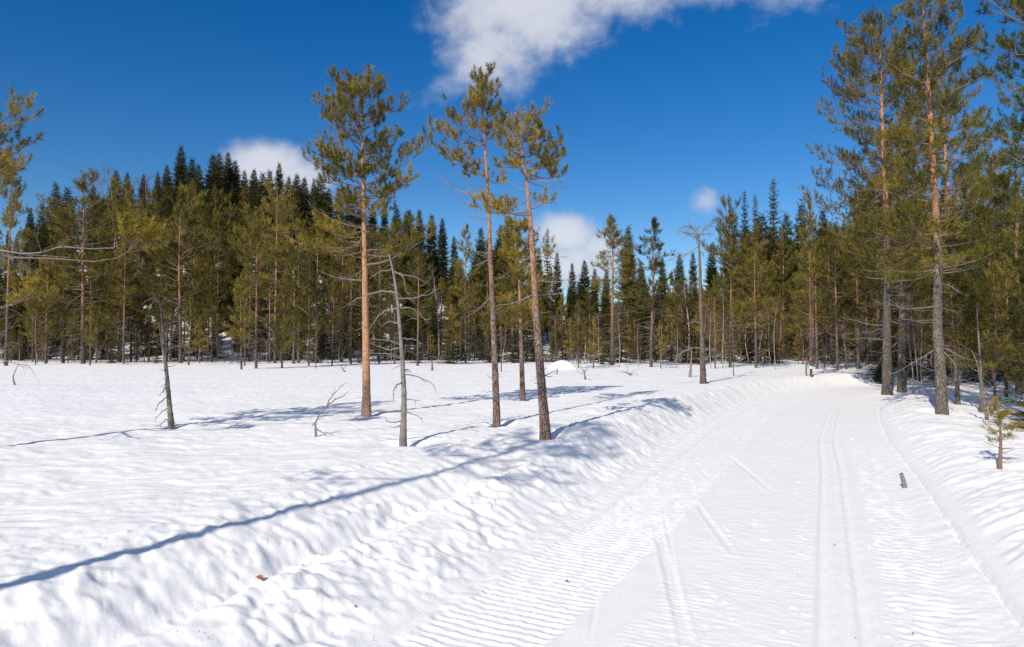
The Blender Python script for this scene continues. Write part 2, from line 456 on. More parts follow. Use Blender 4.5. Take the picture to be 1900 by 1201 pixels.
# ------------------------------------------------------------------ tree growing
def grow(p0, d0, L, n, bend, wob, rng):
    P = np.empty((n, 3)); P[0] = p0; d = np.array(d0, float); d /= np.linalg.norm(d)
    st = L / (n - 1)
    for i in range(1, n):
        d = d + UP * (bend / n) + rng.randn(3) * wob
        d /= np.linalg.norm(d)
        P[i] = P[i - 1] + d * st
    return P
class Wood:
    def __init__(self): self.g = {}
    def add(self, P, r0, r1, k=4, tint=.5):
        n = len(P)
        self.g.setdefault((n, k), []).append((P, np.linspace(r0, r1, n), tint))
    def into(self, mb):
        for (n, k), L in self.g.items():
            tubes(mb, [a[0] for a in L], [a[1] for a in L], k, [a[2] for a in L])
        return mb
def ldir(az, el):
    return np.array((sin(az) * cos(el), cos(az) * cos(el), sin(el)))
def yaw(d, a):
    c, s = cos(a), sin(a)
    return np.array((d[0] * c - d[1] * s, d[0] * s + d[1] * c, d[2]))
class Opt:
    def __init__(self, **k):
        self.ts = .14; self.nk = 30; self.wid = .075; self.dens = 7.0; self.gap3 = .11; self.l3 = (.07, .17)
        self.bend = .5; self.wob = .09; self.bare = .3; self.rk = 1.0; self.upb = .5; self.k1 = 6; self.k2 = 4; self.k3 = 3; self.n1 = 9
        self.thin = 1.0; self.minr = .003; self.l2 = 1.0; self.lenf = .6
        self.__dict__.update(k)

def limb(p0, az, el, L, live, o, rng, path=None):
    """one pine limb: wood, tuft points, tuft directions"""
    w = Wood(); TP = []; TD = []
    if path is None:
        path = grow(p0, ldir(az, el), L, o.n1, o.bend if live else o.bend * .4, o.wob * (1 if live else 1.5), rng)
    r0 = (.005 + .0105 * min(L, 1.5)) * o.rk
    w.add(path, r0, max(o.minr, r0 * .18), o.k1, .55 + .3 * rng.rand())
    n = len(path)
    m = int(L * o.dens * (1 if live else .75)) + 2
    s0 = o.bare if live else .12
    for i in range(m):
        s = s0 + (1 - s0) * (i + rng.rand()) / m
        f = min(s, .999) * (n - 1); j = int(f); p = path[j] + (path[j + 1] - path[j]) * (f - j)
        t = nrm(path[j + 1] - path[j])
        sd = 1 if (i % 2 == 0) else -1
        d = yaw(t, sd * RAD(rng.uniform(30, 68))); d[2] += rng.uniform(-.2, .45)
        l2 = max(.12, L * (.46 * (1 - s) + .13)) * rng.uniform(.6, 1.15) * o.l2
        if l2 > .9: l2 = .9
        P2 = grow(p, d, l2, 5, .45 if live else rng.uniform(-.5, .5), .12 if live else .22, rng)
        w.add(P2, max(r0 * .38 * (1 - .5 * s), o.minr), o.minr * .7, o.k2, rng.rand())
        if live: TP.append(P2[-1]); TD.append(P2[-1] - P2[-2])
        m3 = int(l2 / o.gap3 * (1 if live else .8)) + (1 if live else 0)
        for q in range(m3):
            f3 = (.25 + .72 * (q + rng.rand()) / max(m3, 1)) * 4; j3 = min(int(f3), 3)
            p3 = P2[j3] + (P2[j3 + 1] - P2[j3]) * (f3 - j3)
            d3 = nrm(P2[j3 + 1] - P2[j3]); d3 = yaw(d3, (1 if q % 2 else -1) * RAD(rng.uniform(25, 60))); d3[2] += rng.uniform(-.15, .6) if live else rng.uniform(-.4, .4)
            l3 = rng.uniform(*o.l3) * (1 if live else 1.3)
            P3 = grow(p3, d3, l3, 3, .5 if live else 0, .08 if live else .3, rng)
            w.add(P3, o.minr * .75, o.minr * .45, o.k3, rng.rand())
            if live: TP.append(P3[-1]); TD.append(P3[-1] - P3[-2])
    if live: TP.append(path[-1]); TD.append(path[-1] - path[-2])
    if TP:
        TP = np.array(TP); TD = nrm(np.array(TD)) + UP * o.upb * rng.rand(len(TP), 1)
        if o.thin < 1:
            kp = rng.rand(len(TP)) < o.thin
            TP = TP[kp]; TD = TD[kp]
        TD = nrm(TD); TP = TP - TD * (o.ts * .45)
    return w, TP, TD
def limb_mesh(parts, o, rng, wood_mb, needle_mb, tint=None):
    w, TP, TD = parts
    w.into(wood_mb)
    if len(TP):
        needles(needle_mb, TP, TD, o.ts * rng.uniform(.75, 1.25, len(TP)), o.nk, rng, o.wid, o.lenf, tint=None if tint is None else np.clip(rng.normal(tint, .2, len(TP)), 0, 1))

def trunk_mesh(mb, ctrl, rad, rng, k=18, n=60, rough=.07, flare=.25, sink=.5, tip=.006):
    """ctrl: points from the ground to the tip; rad: radius at the ground; one tapering, slightly lumpy tube"""
    c = np.asarray(ctrl, float)
    hh = np.concatenate([[0], np.cumsum(np.linalg.norm(np.diff(c, axis=0), axis=1))])
    u = np.concatenate([[-sink / hh[-1]], np.linspace(0, 1, n)])
    P = np.stack([np.interp(np.clip(u, 0, 1) * hh[-1], hh, c[:, i]) for i in range(3)], 1)
    P[0, 2] -= sink
    for _ in range(3): P[1:-1] = .25 * P[:-2] + .5 * P[1:-1] + .25 * P[2:]
    uu = np.clip(u, 0, 1)
    r = rad * ((1 - uu) ** .78 * (1 - .1 * uu)) + tip
    r = r * (1 + flare * np.exp(-uu * hh[-1] / .14))
    T = nrm(np.gradient(P, axis=0)); ref = np.array((1., .05, 0))
    U = nrm(np.cross(T, ref)); V = np.cross(T, U)
    a = np.arange(k) * 2 * pi / k
    A, Z = np.meshgrid(a, uu * hh[-1])
    sc = 1 / max(rad, .02)
    lump = 1 + rough * (perlin(np.cos(A) * 1.6 + np.sin(A) * .7 + Z * sc * .22, np.sin(A) * 1.7 + Z * sc * .5, int(rng.randint(50))) * 1.6 + rng.randn(*A.shape) * .28)
    R_ = r[:, None] * lump
    ring = P[:, None] + R_[..., None] * (np.cos(A)[..., None] * U[:, None] + np.sin(A)[..., None] * V[:, None])
    idx = np.arange((n + 1) * k).reshape(n + 1, k)
    q = np.stack([idx[:-1], np.roll(idx, -1, 1)[:-1], np.roll(idx, -1, 1)[1:], idx[1:]], -1).reshape(-1, 4)
    mb.add(ring.reshape(-1, 3), quads=q, tint=np.clip(np.repeat(.5 + .25 * rng.randn(n + 1), k), 0, 1))
    def at(f):
        return np.array([np.interp(f * hh[-1], hh, c[:, i]) for i in range(3)]), float(np.interp(f, uu[1:], r[1:]))
    return at
# ------------------------------------------------------------------ where the near trees stand (pixel of the foot in the photograph)
FOOT = dict(p1=(680, 769), p2=(922, 786), p3=(1012, 804), p4=(970, 742), p5=(1748, 764), p6=(1646, 733), p7=(1673, 728), p8=(1765, 706),
            snag=(748, 817), stick=(318, 793), broken=(1305, 711), marked=(1505, 699), sapling=(1855, 863), twig=(586, 809))
POS = {k: ground(*v) for k, v in FOOT.items()}
for k, r_, d_ in (('p1', .36, .09), ('p2', .34, .10), ('p3', .36, .11), ('p5', .46, .14), ('p6', .4, .08), ('p7', .4, .08), ('snag', .36, .16), ('p4', .25, .05), ('sapling', .25, .05), ('stick', .22, .05), ('broken', .35, .08), ('twig', .12, .03)):
    WELLS.append((POS[k][0], POS[k][1], r_, d_))
def wells(x, y):
    z = np.zeros_like(x)
    for (a, b, r_, d_) in WELLS:
        q = ((x - a) ** 2 + (y - b) ** 2) / (r_ * r_)
        z -= d_ * np.exp(-q)
    return z

# ------------------------------------------------------------------ snow field (bog, banks, hill) : one sheet to the horizon
def clods(x, y, cell, seed, dens, rr):
    """round lumps scattered one per cell"""
    xi = np.floor(x / cell).astype(np.int64); yi = np.floor(y / cell).astype(np.int64)
    z = np.zeros_like(x)
    for ox in (-1, 0, 1):
        for oy in (-1, 0, 1):
            cx = xi + ox; cy = yi + oy
            h = PERM[(PERM[(cx + seed * 31) & 511] + cy) & 511]; h2 = PERM[(h + 91) & 511]; h3 = PERM[(h2 + 17) & 511]
            px = (cx + .15 + .7 * h / 512.) * cell; py = (cy + .15 + .7 * h2 / 512.) * cell
            R_ = rr * (.45 + .75 * h3 / 512.)
            q = ((x - px) ** 2 + (y - py) ** 2) / (R_ * R_)
            z = np.maximum(z, np.where(h < dens * 512, np.sqrt(np.maximum(0, 1 - q)) * R_, 0))
    return z
def snow_relief(x, y, s, t):
    """wind and thaw relief on the untouched snow, thrown lumps on the banks"""
    wx = x + .25 * perlin(x / .9, y / .9, 11); wy = y + .25 * perlin(x / .9, y / .9, 12)
    fieldr = .023 * perlin(wx / .80, wy / .46, 13) + .0165 * perlin(wx / .36, wy / .20, 14) + .012 * perlin(wx / .18, wy / .10, 15) + .003 * perlin(x / .08, y / .06, 16)
    fieldr += .03 * perlin(x / 2.0, y / 1.4, 17)
    tl = -t
    bankL = sstep(tl, 1.65, 2.0) * (1 - sstep(tl, 3.5, 5.2))
    far = sstep(s - SC, 12, 25)
    # thrown snow: lumps, streaked across the trail's direction
    q = s + .35 * t
    sw = s + .12 * perlin(s / .3, t / .3, 29); tw = t + .12 * perlin(s / .3, t / .3, 30)
    lump = .046 * perlin(sw / .46, tw / .36, 21) + .024 * (.25 - np.abs(perlin(sw / .21, tw / .22, 22))) + .034 * perlin(sw / .13, tw / .15, 23) + .012 * perlin(s / .065, t / .075, 28) + .002 * perlin(s / .03, t / .03, 35)
    lump = lump + np.minimum(clods(s, t, .16, 6, .45, .05), .032) * .45 * sstep(perlin(s / .8, t / .4, 36), -.2, .25)
    streak = .022 * perlin(q / .17, t / .60, 24) + .017 * np.abs(perlin(q / .085, t / .40, 25))
    upper = sstep(tl, 2.7, 3.0)
    rl = lump * .85 * (1 - .35 * upper) * (1 - .5 * far) + streak * (.35 + .4 * far) * (1 - upper * .85)
    rl = rl * (.45 + 1.1 * np.clip(.5 + perlin(s / 1.1, t / .45, 73) * 1.3, 0, 1))
    groove = -.045 * np.exp(-((tl - 2.74 - .05 * perlin(s / 1.7, s * 0, 26) - .03 * perlin(s / .35, t / .3, 37)) / .095) ** 2) * (1 - sstep(s - SC, 4.4, 7.5)) * (.7 + .5 * perlin(s / .8, t * 0, 27))
    z = fieldr * (1 - .8 * bankL) * sstep(np.abs(t), 1.6, 2.4) + bankL * rl + groove * (tl > 0)
    bankR = sstep(t, 1.68, 1.9) * (1 - sstep(t, 2.9, 4.2))
    qr = s - .9 * t
    rr = .030 * perlin(qr / .20, t / .65, 31) + .016 * perlin(qr / .085, t / .42, 32) + .03 * perlin(s / .8, t / .5, 33) + .012 * perlin(s / .12, t / .12, 34)
    z += bankR * rr
    return z

ang = np.concatenate([np.linspace(-180, -66, 34, False), np.linspace(-66, -40, 60, False), np.linspace(-40, 40, 860, False), np.linspace(40, 66, 60, False), np.linspace(66, 180, 34, False)])
ang = np.radians(ang)
rad = [.35]
while rad[-1] < 4000:
    r_ = rad[-1]
    rad.append(r_ * (1.09 if r_ < 2.6 else 1.0058 if r_ < 22 else 1.010 if r_ < 60 else 1.03 if r_ < 200 else 1.25))
rad = np.array(rad)
A_, R2 = np.meshgrid(ang, rad)
gx = R2 * np.sin(A_); gy = R2 * np.cos(A_)
gs, gt = road_coords(gx, gy)
fade = np.exp(-(R2 / 60.) ** 2)
gz = H0(gx, gy, gs, gt) + snow_relief(gx, gy, gs, gt) * fade + wells(gx, gy)
inside = np.minimum(gt - LEFT_T, RIGHT_T - gt)
gz -= .07 * sstep(inside, -.005, .09)
nr, na = gx.shape
idx = np.arange(nr * na).reshape(nr, na)
q = np.stack([idx[:-1], np.roll(idx, -1, 1)[:-1], np.roll(idx, -1, 1)[1:], idx[1:]], -1)
qin = np.minimum(np.minimum(inside[:-1], np.roll(inside, -1, 1)[:-1]), np.minimum(inside[1:], np.roll(inside, -1, 1)[1:]))
keep = (qin < .25) | (R2[:-1] > 55)
mb = MB(); mb.add(np.stack([gx, gy, gz], -1), quads=q[keep][:, ::-1])
# close the sheet under the photographer
mb.add(np.concatenate([[[0, 0, -.07]], np.stack([gx[0], gy[0], gz[0]], -1)]), tris=np.stack([np.zeros(na, int), np.arange(na) + 1, np.roll(np.arange(na), -1) + 1], -1)[:, ::-1])
tag(mb.build('snow_field', M_SNOW), 'untouched sunlit snow over the bog with banks beside the trail', None, None, 'structure')

# ------------------------------------------------------------------ groomed trail
def to_st(px, py):
    d = pix_dir(px, py); p = d * (CAM_Z / -d[2])
    s, t = road_coords(np.array([p[0]]), np.array([p[1]]))
    return float(s[0]), float(t[0])
MARKS = [  # skate and edge marks across the groomed snow (photo pixels): x0 y0 x1 y1 width depth
    (1216, 965, 1278, 1215, .075, .018), (1232, 940, 1262, 1110, .04, .012), (1240, 972, 1110, 1120, .035, .010), (1288, 928, 1362, 1030, .06, .016),
    (1340, 838, 1432, 912, .075, .016), (1345, 852, 1250, 950, .028, .009), (1320, 880, 1208, 1010, .025, .008), (1228, 1085, 1110, 1201, .035, .010),
    (1400, 785, 1480, 832, .06, .012), (1338, 1140, 1275, 1201, .03, .010), (1110, 1080, 1095, 1190, .03, .010), (1375, 800, 1330, 850, .025, .008),
    (1285, 860, 1330, 900, .04, .010), (1455, 770, 1500, 800, .05, .010), (1180, 1010, 1060, 1150, .022, .008)]
MST = [(*to_st(a, b), *to_st(c, d), w_, dp) for (a, b, c, d, w_, dp) in MARKS]
S0, S1 = .2, 75.0
ss_ = [S0]
while ss_[-1] < S1:
    dist = ss_[-1] - SC
    ss_.append(ss_[-1] + (.07 if dist < 2.6 else max(.0115, .0033 * dist)))
ss_ = np.array(ss_)
tt_ = np.unique(np.concatenate([np.linspace(LEFT_T, RIGHT_T, 262), np.linspace(1.52, RIGHT_T, 20)]))
TT, SS = np.meshgrid(tt_, ss_)
def trail_relief(s, t):
    z = profile(s, t)
    z += .008 * perlin(s / 1.6, t / .7, 41) + .0035 * perlin(s / .35, t / .3, 42)
    dist = np.maximum(s - SC, 1)
    fad = np.exp(-(dist / 40.) ** 2)
    # tracked-vehicle belt on the left: transverse lug prints with ragged edges
    c = -1.03 - .24 * np.exp(-np.maximum(s - SC - 3.5, 0) / 3.0) + .02 * perlin(s / 3, s * 0, 43)
    e = .05 * perlin(s / .25, t / .2, 44)
    belt = sstep(t + e, c - .41, c - .35) * (1 - sstep(t + e, c + .35, c + .41))
    ph = 2 * pi * (s + .014 * perlin(s / .5, t / .16, 45) + .012 * perlin(s / .1, t / .05, 46) + .05 * t) / .082
    amp = np.clip(.75 + 1.0 * perlin(s / .35, t / .10, 47), .15, 1.3)
    z += belt * (-.010 + .0050 * amp * (np.sin(ph) + .35 * np.sin(2 * ph + 2 * perlin(s / .4, t / .1, 66))) + .0060 * perlin(s / .05, t / .07, 48) + .003 * perlin(s / .025, t / .03, 70)) * (.4 + .6 * fad)
    z += .012 * (np.exp(-((t - c + .43) / .05) ** 2) * .6 + np.exp(-((t - c - .43) / .04) ** 2) * .8) * (.6 + .9 * perlin(s / .3, t / .1, 49))
    # the middle: combed snow, chipped by skis
    mid = sstep(t, -.62, -.45) * (1 - sstep(t, .42, .52))
    z += mid * (.0022 * np.sin(2 * pi * (s + .01 * perlin(s / .2, t / .2, 50)) / .058) * np.clip(.2 + 1.6 * perlin(s / .7, t / .25, 51), 0, 1) + .0030 * perlin(s / .07, t / .16, 52) + .0022 * perlin(s / .035, t / .07, 53))
    # the classic double track
    for cc in (.545, .775):
        g = cc + .006 * perlin(s / 2.2, s * 0 + cc, 54)
        z -= .021 * (1 - sstep(np.abs(t - g), .018, .056)) * (.85 + .2 * perlin(s / .2, t / .05, 55))
        z += .005 * np.exp(-((np.abs(t - g) - .068) / .02) ** 2) * (1 + 1.0 * perlin(s / .12, t / .04, 56))
    # ragged ridges right of the track
    rg = sstep(t, .90, .98) * (1 - sstep(t, 1.22, 1.5))
    ph2 = 2 * pi * (s + .09 * perlin(s / .4, t / .18, 57) + .03 * np.sin(3 * t)) / .105
    z += rg * (.006 * np.clip(.45 + 1.7 * perlin(s / .4, t / .12, 58), .05, 1.4) * np.sin(ph2) + .008 * perlin(s / .06, t / .10, 59)) * (.35 + .65 * fad)
    # broken clods lying along the track edges
    rough = np.clip(np.exp(-((t - .30) / .12) ** 2) + np.exp(-((t - 1.0) / .12) ** 2) + .55 * np.exp(-((t + .1) / .3) ** 2) + .5 * belt, 0, 1) * sstep(perlin(s / 1.1, t / .3, 60), -.05, .3)
    z += rough * np.minimum(clods(s, t, .085, 5, .30, .024), .015) * .8 * fad
    z += rough * np.minimum(clods(s, t, .17, 9, .18, .042), .022) * .8 * fad
    # left shoulder running up to the bank, right shoulder up to the seam
    sh = 1 - sstep(t, -1.72, -1.42)
    z += sh * (.016 * perlin((s + .4 * t) / .13, t / .30, 61) + .010 * perlin(s / .07, t / .08, 62))
    shr = sstep(t, 1.22, 1.5)
    z += shr * (.010 * perlin((s - .6 * t) / .22, t / .3, 63) + .004 * perlin(s / .06, t / .06, 64))
    z -= .040 * (.7 + .7 * perlin(s / .6, s * 0, 67)) * np.exp(-((t - 1.605 - .03 * perlin(s / .5, s * 0, 65) - .012 * perlin(s / .12, s * 0, 68)) / .027) ** 2)
    for (s0, t0, s1, t1, w_, dp) in MST:
        L2 = (s1 - s0) ** 2 + (t1 - t0) ** 2
        f = ((s - s0) * (s1 - s0) + (t - t0) * (t1 - t0)) / L2
        dd = np.sqrt((s - s0 - np.clip(f, 0, 1) * (s1 - s0)) ** 2 + (t - t0 - np.clip(f, 0, 1) * (t1 - t0)) ** 2)
        z -= .42 * dp * (1 - sstep(dd + .018 * perlin(s / .16, t / .16, 69), w_ * .25, w_ * .75)) * sstep(f, -.02, .3) * (1 - sstep(f, .7, 1.03))
        z += dp * .22 * np.exp(-((dd - w_ * .75) / (w_ * .2)) ** 2) * (f > -.02) * (f < 1.02)
    return z
def st_to_xy(s, t):
    j = [np.interp(s, CLS, CL[:, i]) for i in range(2)]; nn = [np.interp(s, CLS, CLN[:, i]) for i in range(2)]
    return j[0] + nn[0] * t, j[1] + nn[1] * t
TX, TY = st_to_xy(SS, TT)
TZ = trail_relief(SS, TT)
edgeL = 1 - sstep(TT, LEFT_T, LEFT_T + .10); edgeR = sstep(TT, RIGHT_T - .03, RIGHT_T)
HB = H0(TX, TY, SS, TT) + snow_relief(TX, TY, SS, TT) * np.exp(-((TX ** 2 + TY ** 2) / 3600.))
TZ = TZ * (1 - edgeL) + HB * edgeL
TZ = TZ * (1 - edgeR) + (HB + .004) * edgeR
TZ += 1.5 * sstep(TY, 60, 90) * 0
nS, nT = TX.shape
idx = np.arange(nS * nT).reshape(nS, nT)
q = np.stack([idx[:-1, :-1], idx[:-1, 1:], idx[1:, 1:], idx[1:, :-1]], -1).reshape(-1, 4)
mb = MB(); mb.add(np.stack([TX, TY, TZ], -1), quads=q)
tag(mb.build('ski_trail', M_TRAIL), 'groomed snow trail with a double ski track curving right into the trees', None, None, 'structure')
del A_, R2, gx, gy, gs, gt, gz, TT, SS, TX, TY, TZ, HB

# ------------------------------------------------------------------ near trees, each grown to the outline it has in the photograph
def hero_pine(name, label, foot, trunk_px, rad_px, rows, crown, gap, mats, seed, o, el=(8, 58), extras=(), dead=(), pos=None, group=None, nwh=(3, 5), stubs=10, dead_el=-8, tint=.5, cat='pine tree', rough=.07, virt=None):
    rng = np.random.RandomState(seed)
    base = POS[foot] if pos is None else np.asarray(pos, float)
    bark, needle = mats
    root = thing(name, label, cat, base, group=group)
    if virt is not None: base = np.asarray(virt, float)      # measured as if it stood there, then set down at pos
    Y = base[1]; sc = Y / FPX
    ctrl = [np.zeros(3)]
    for (px, py) in trunk_px:
        p = at_y(px, py, Y) - base
        p[1] = .04 * rng.randn() * (len(ctrl) > 1)
        ctrl.append(p)
    tm = MB(); at = trunk_mesh(tm, ctrl, rad_px * sc, rng, rough=rough)
    c = np.array(ctrl); zt = c[-1][2]
    def onz(z):
        f = np.interp(z, c[:, 2], np.concatenate([[0], np.cumsum(np.linalg.norm(np.diff(c, axis=0), axis=1))]) / np.linalg.norm(np.diff(c, axis=0), axis=1).sum())
        return at(f)
    def zpx(py): return at_y(950, py, Y)[2] - base[2]
    w = Wood()                      # short broken stubs stay with the trunk
    for i in range(stubs):
        z = rng.uniform(.12, .75) * zt; p, r_ = onz(z)
        w.add(grow(p, ldir(rng.rand() * 2 * pi, rng.uniform(-.2, .3)), r_ + rng.uniform(.04, .22), 4, .1, .15, rng), .008, .003, 4, .3)
    w.into(tm)
    tm.build('trunk', bark, root)
    def put(parts, live, oo):
        wm = MB(); nm = MB()
        limb_mesh(parts, oo, rng, wm, nm, tint)
        b = wm.build('branch' if live else 'dead_branch', M_LIMB if live else M_DEADTWIG, root)
        if nm.n: nm.build('needles', needle, b, smooth=False)
    ry = np.array([zpx(r[0]) for r in rows]); o_ = np.argsort(ry)
    rL = np.array([r[1] for r in rows])[o_] * sc; rR = np.array([r[2] for r in rows])[o_] * sc; ry = ry[o_]
    z0, z1 = zpx(crown[1]), zpx(crown[0])
    z = z0; az0 = rng.rand() * 6.28
    while z < z1:
        u = (z - z0) / (z1 - z0)
        k = rng.randint(nwh[0], nwh[1] + 1)
        az0 += .7 + rng.rand()
        for i in range(k):
            az = az0 + i * 2 * pi / k + rng.uniform(-.3, .3)
            zz = z + rng.uniform(-.4, .4) * gap
            l_, r_ = np.interp(zz, ry, rL), np.interp(zz, ry, rR)
            sx = sin(az); side = r_ if sx > 0 else l_
            L = (abs(sx) * side + (1 - abs(sx)) * .5 * (l_ + r_)) * rng.uniform(.72, 1.12)
            if L < .1: continue
            e = RAD(el[0] + (el[1] - el[0]) * u ** 1.3 + rng.uniform(-9, 9))
            L3 = L / max(cos(e) ** .6, .55)
            e = min(e, math.asin(min(1, max(.05, (zt - zz + .10) / L3))))
            p, tr = onz(min(zz, zt * .985))
            put(limb(p, az, e, L3, True, o, rng), True, o)
        z += gap * rng.uniform(.75, 1.25)
    # the leader
    p, tr = at(.955)
    put(limb(p, 0, RAD(86), .05 * zt, True, Opt(**{**o.__dict__, 'bare': 0}), rng), True, o)
    for (py, tx, ty, dep, live, *bare) in extras:
        oo = Opt(**{**o.__dict__, 'bare': bare[0]}) if bare else o if live else Opt(**{**o.__dict__, 'dens': o.dens * 1.5, 'minr': .0022, 'rk': .8})
        z = zpx(py); p, tr = onz(z)
        tip = at_y(tx, ty, Y) - base; tip[1] = dep
        v = tip - p; L = np.linalg.norm(v)
        sag = np.array((0, 0, -.10 * L * (1 if live else .6)))
        n = 10; f = np.linspace(0, 1, n)[:, None]
        path = p + v * f + sag * (np.sin(f * pi) ** 1.0) + np.cumsum(rng.randn(n, 3) * .016 * L, 0) * f
        put(limb(p, 0, 0, L, live, oo, rng, path=path), live, oo)
    for (y0, y1, cnt, ln) in dead:
        for i in range(cnt):
            z = zpx(rng.uniform(y0, y1)); p, tr = onz(z)
            L = ln * sc * rng.uniform(.35, 1.1)
            od = Opt(**{**o.__dict__, 'dens': 8.0, 'minr': .0024, 'rk': .75})
            put(limb(p, rng.rand() * 2 * pi, RAD(dead_el + rng.uniform(-22, 22)), L, False, od, rng), False, od)
    return root

G_BOG = 'tall pines standing in the open snow'
oN = Opt(ts=.085, nk=60, wid=.085, dens=7.2, gap3=.135, l3=(.08, .18), thin=.88, lenf=.76, upb=.6, bend=.28)
hero_pine('pine_tree', 'tall bright orange trunked pine with a full crown, left of the leaning silver snag', 'p1',
          [(679, 640), (677, 500), (675, 340), (673, 240), (672, 172)], 7.4,
          [(165, 22, 22), (190, 52, 50), (225, 80, 76), (255, 90, 76), (285, 92, 70), (300, 92, 66), (345, 82, 86), (385, 50, 80), (420, 60, 80), (470, 60, 60)],
          (180, 400), .235, (M_BARK_ORANGE, M_NEEDLE_GOLD), 11, oN, el=(4, 46), nwh=(4, 6),
          extras=[(345, 792, 252, .3, 1), (370, 772, 330, -.2, 1), (330, 578, 255, .2, 1), (350, 582, 300, -.3, 1), (455, 536, 432, -.3, 1), (448, 560, 455, .5, 1), (492, 806, 432, -.35, 1), (470, 770, 452, .6, 1), (462, 720, 420, .8, 1), (452, 575, 412, .2, 1), (466, 598, 470, -.35, 1), (484, 765, 408, .2, 1), (472, 748, 470, -.2, 1), (440, 612, 430, -.5, 1),
                  (390, 600, 345, -.3, 0), (405, 610, 372, .4, 0), (425, 585, 392, -.4, 0), (440, 620, 470, .2, 0), (520, 590, 505, .1, 0), (500, 640, 520, -.4, 0)],
          dead=[(400, 500, 10, 75), (520, 760, 7, 25)], stubs=14, tint=.38)
hero_pine('pine_tree', 'slim straight pine whose one sided branches reach left, beside the leaning twin', 'p2',
          [(917, 640), (911, 500), (906, 370), (900, 270), (895, 195), (893, 148)], 6.0,
          [(135, 12, 12), (165, 26, 30), (200, 34, 40), (240, 44, 50), (280, 40, 40), (330, 25, 25)],
          (158, 262), .17, (M_BARK_BROWN, M_NEEDLE_GOLD), 23, oN, el=(12, 52),
          extras=[(268, 800, 232, .2, 1), (262, 842, 236, -.5, 1), (300, 798, 282, -.2, 1), (292, 840, 292, .5, 1), (322, 868, 322, -.3, 1), (318, 880, 312, .3, 1), (330, 930, 330, .4, 1), (375, 793, 312, .2, 0), (365, 850, 330, -.4, 0),
                  (395, 848, 372, -.3, 0), (405, 866, 392, .3, 0), (378, 945, 352, .3, 0), (480, 862, 500, -.2, 0), (468, 880, 470, .3, 0), (548, 868, 588, -.1, 0), (520, 948, 500, .3, 0)],
          dead=[(330, 480, 7, 45), (500, 770, 5, 18)], stubs=14, tint=.55)
hero_pine('pine_tree', 'thick grey barked pine leaning left, nearest of the trunks beside the trail bank', 'p3',
          [(1002, 680), (995, 590), (989, 480), (982, 390), (976, 320), (966, 262), (957, 238)], 8.5,
          [(215, 15, 22), (240, 34, 48), (270, 40, 66), (300, 50, 66), (340, 40, 60), (380, 30, 30)],
          (238, 318), .15, (M_BARK_BROWN, M_NEEDLE_GOLD), 37, oN, el=(12, 55),
          extras=[(262, 1002, 222, .3, 1), (300, 1050, 292, -.2, 1), (318, 1042, 312, .5, 1), (300, 930, 300, .3, 1), (290, 925, 262, -.3, 1), (335, 1057, 345, .2, 0), (330, 1050, 335, -.3, 0), (355, 1040, 372, .4, 0), (395, 882, 386, -.25, 1), (392, 918, 372, .4, 1), (388, 1016, 372, .15, 1),
                  (400, 930, 392, -.5, 1), (350, 945, 330, .3, 0), (462, 1022, 468, .1, 1), (470, 1052, 485, -.3, 0), (545, 905, 572, -.2, 0), (545, 1037, 542, .3, 0), (520, 1075, 512, .2, 0), (478, 940, 470, .2, 1)],
          dead=[(330, 420, 7, 40), (480, 790, 6, 20)], stubs=18, tint=.6, rough=.09)
hero_pine('pine_tree', 'slender young pine with low golden tufts, behind the two leaning trunks', 'p4',
          [(967, 640), (964, 540), (962, 470), (960, 425)], 4.6,
          [(415, 8, 8), (440, 26, 26), (480, 42, 40), (520, 46, 42), (560, 44, 36), (600, 34, 26), (640, 20, 20)],
          (415, 610), .22, (M_BARK_BROWN, M_NEEDLE_GOLD), 41, Opt(ts=.10, nk=50, wid=.085, dens=7, gap3=.14, lenf=.76, bend=.3), el=(5, 48),
          dead=[(560, 680, 8, 30)], stubs=6, tint=.6)
G_R = 'big pines on the right of the trail'
oR = Opt(ts=.115, nk=36, wid=.088, dens=6.2, gap3=.17, l3=(.1, .24), thin=.85, lenf=.74, upb=.6, bend=.28)
hero_pine('pine_tree', 'tallest lichen spotted pine right of the trail, top cut by the photo edge', 'p5',
          [(1745, 690), (1741, 600), (1737, 480), (1731, 330), (1726, 180), (1719, 40), (1715, -45)], 9.2,
          [(-40, 10, 10), (0, 45, 48), (50, 52, 68), (100, 66, 74), (150, 74, 78), (210, 84, 86), (270, 88, 92), (330, 92, 96), (400, 100, 100), (470, 110, 100), (520, 110, 100)],
          (-35, 500), .29, (M_BARK_LICHEN, M_NEEDLE), 53, oR, el=(0, 36), nwh=(4, 5),
          extras=[(568, 1602, 562, -.5, 0), (95, 1800, 22, .2, 1), (130, 1808, 72, -.3, 1), (410, 1640, 430, -.4, 1), (500, 1640, 520, -.3, 1), (360, 1835, 320, .2, 1), (300, 1660, 300, .3, 1)],
          dead=[(380, 700, 24, 90)], stubs=20, tint=.45)
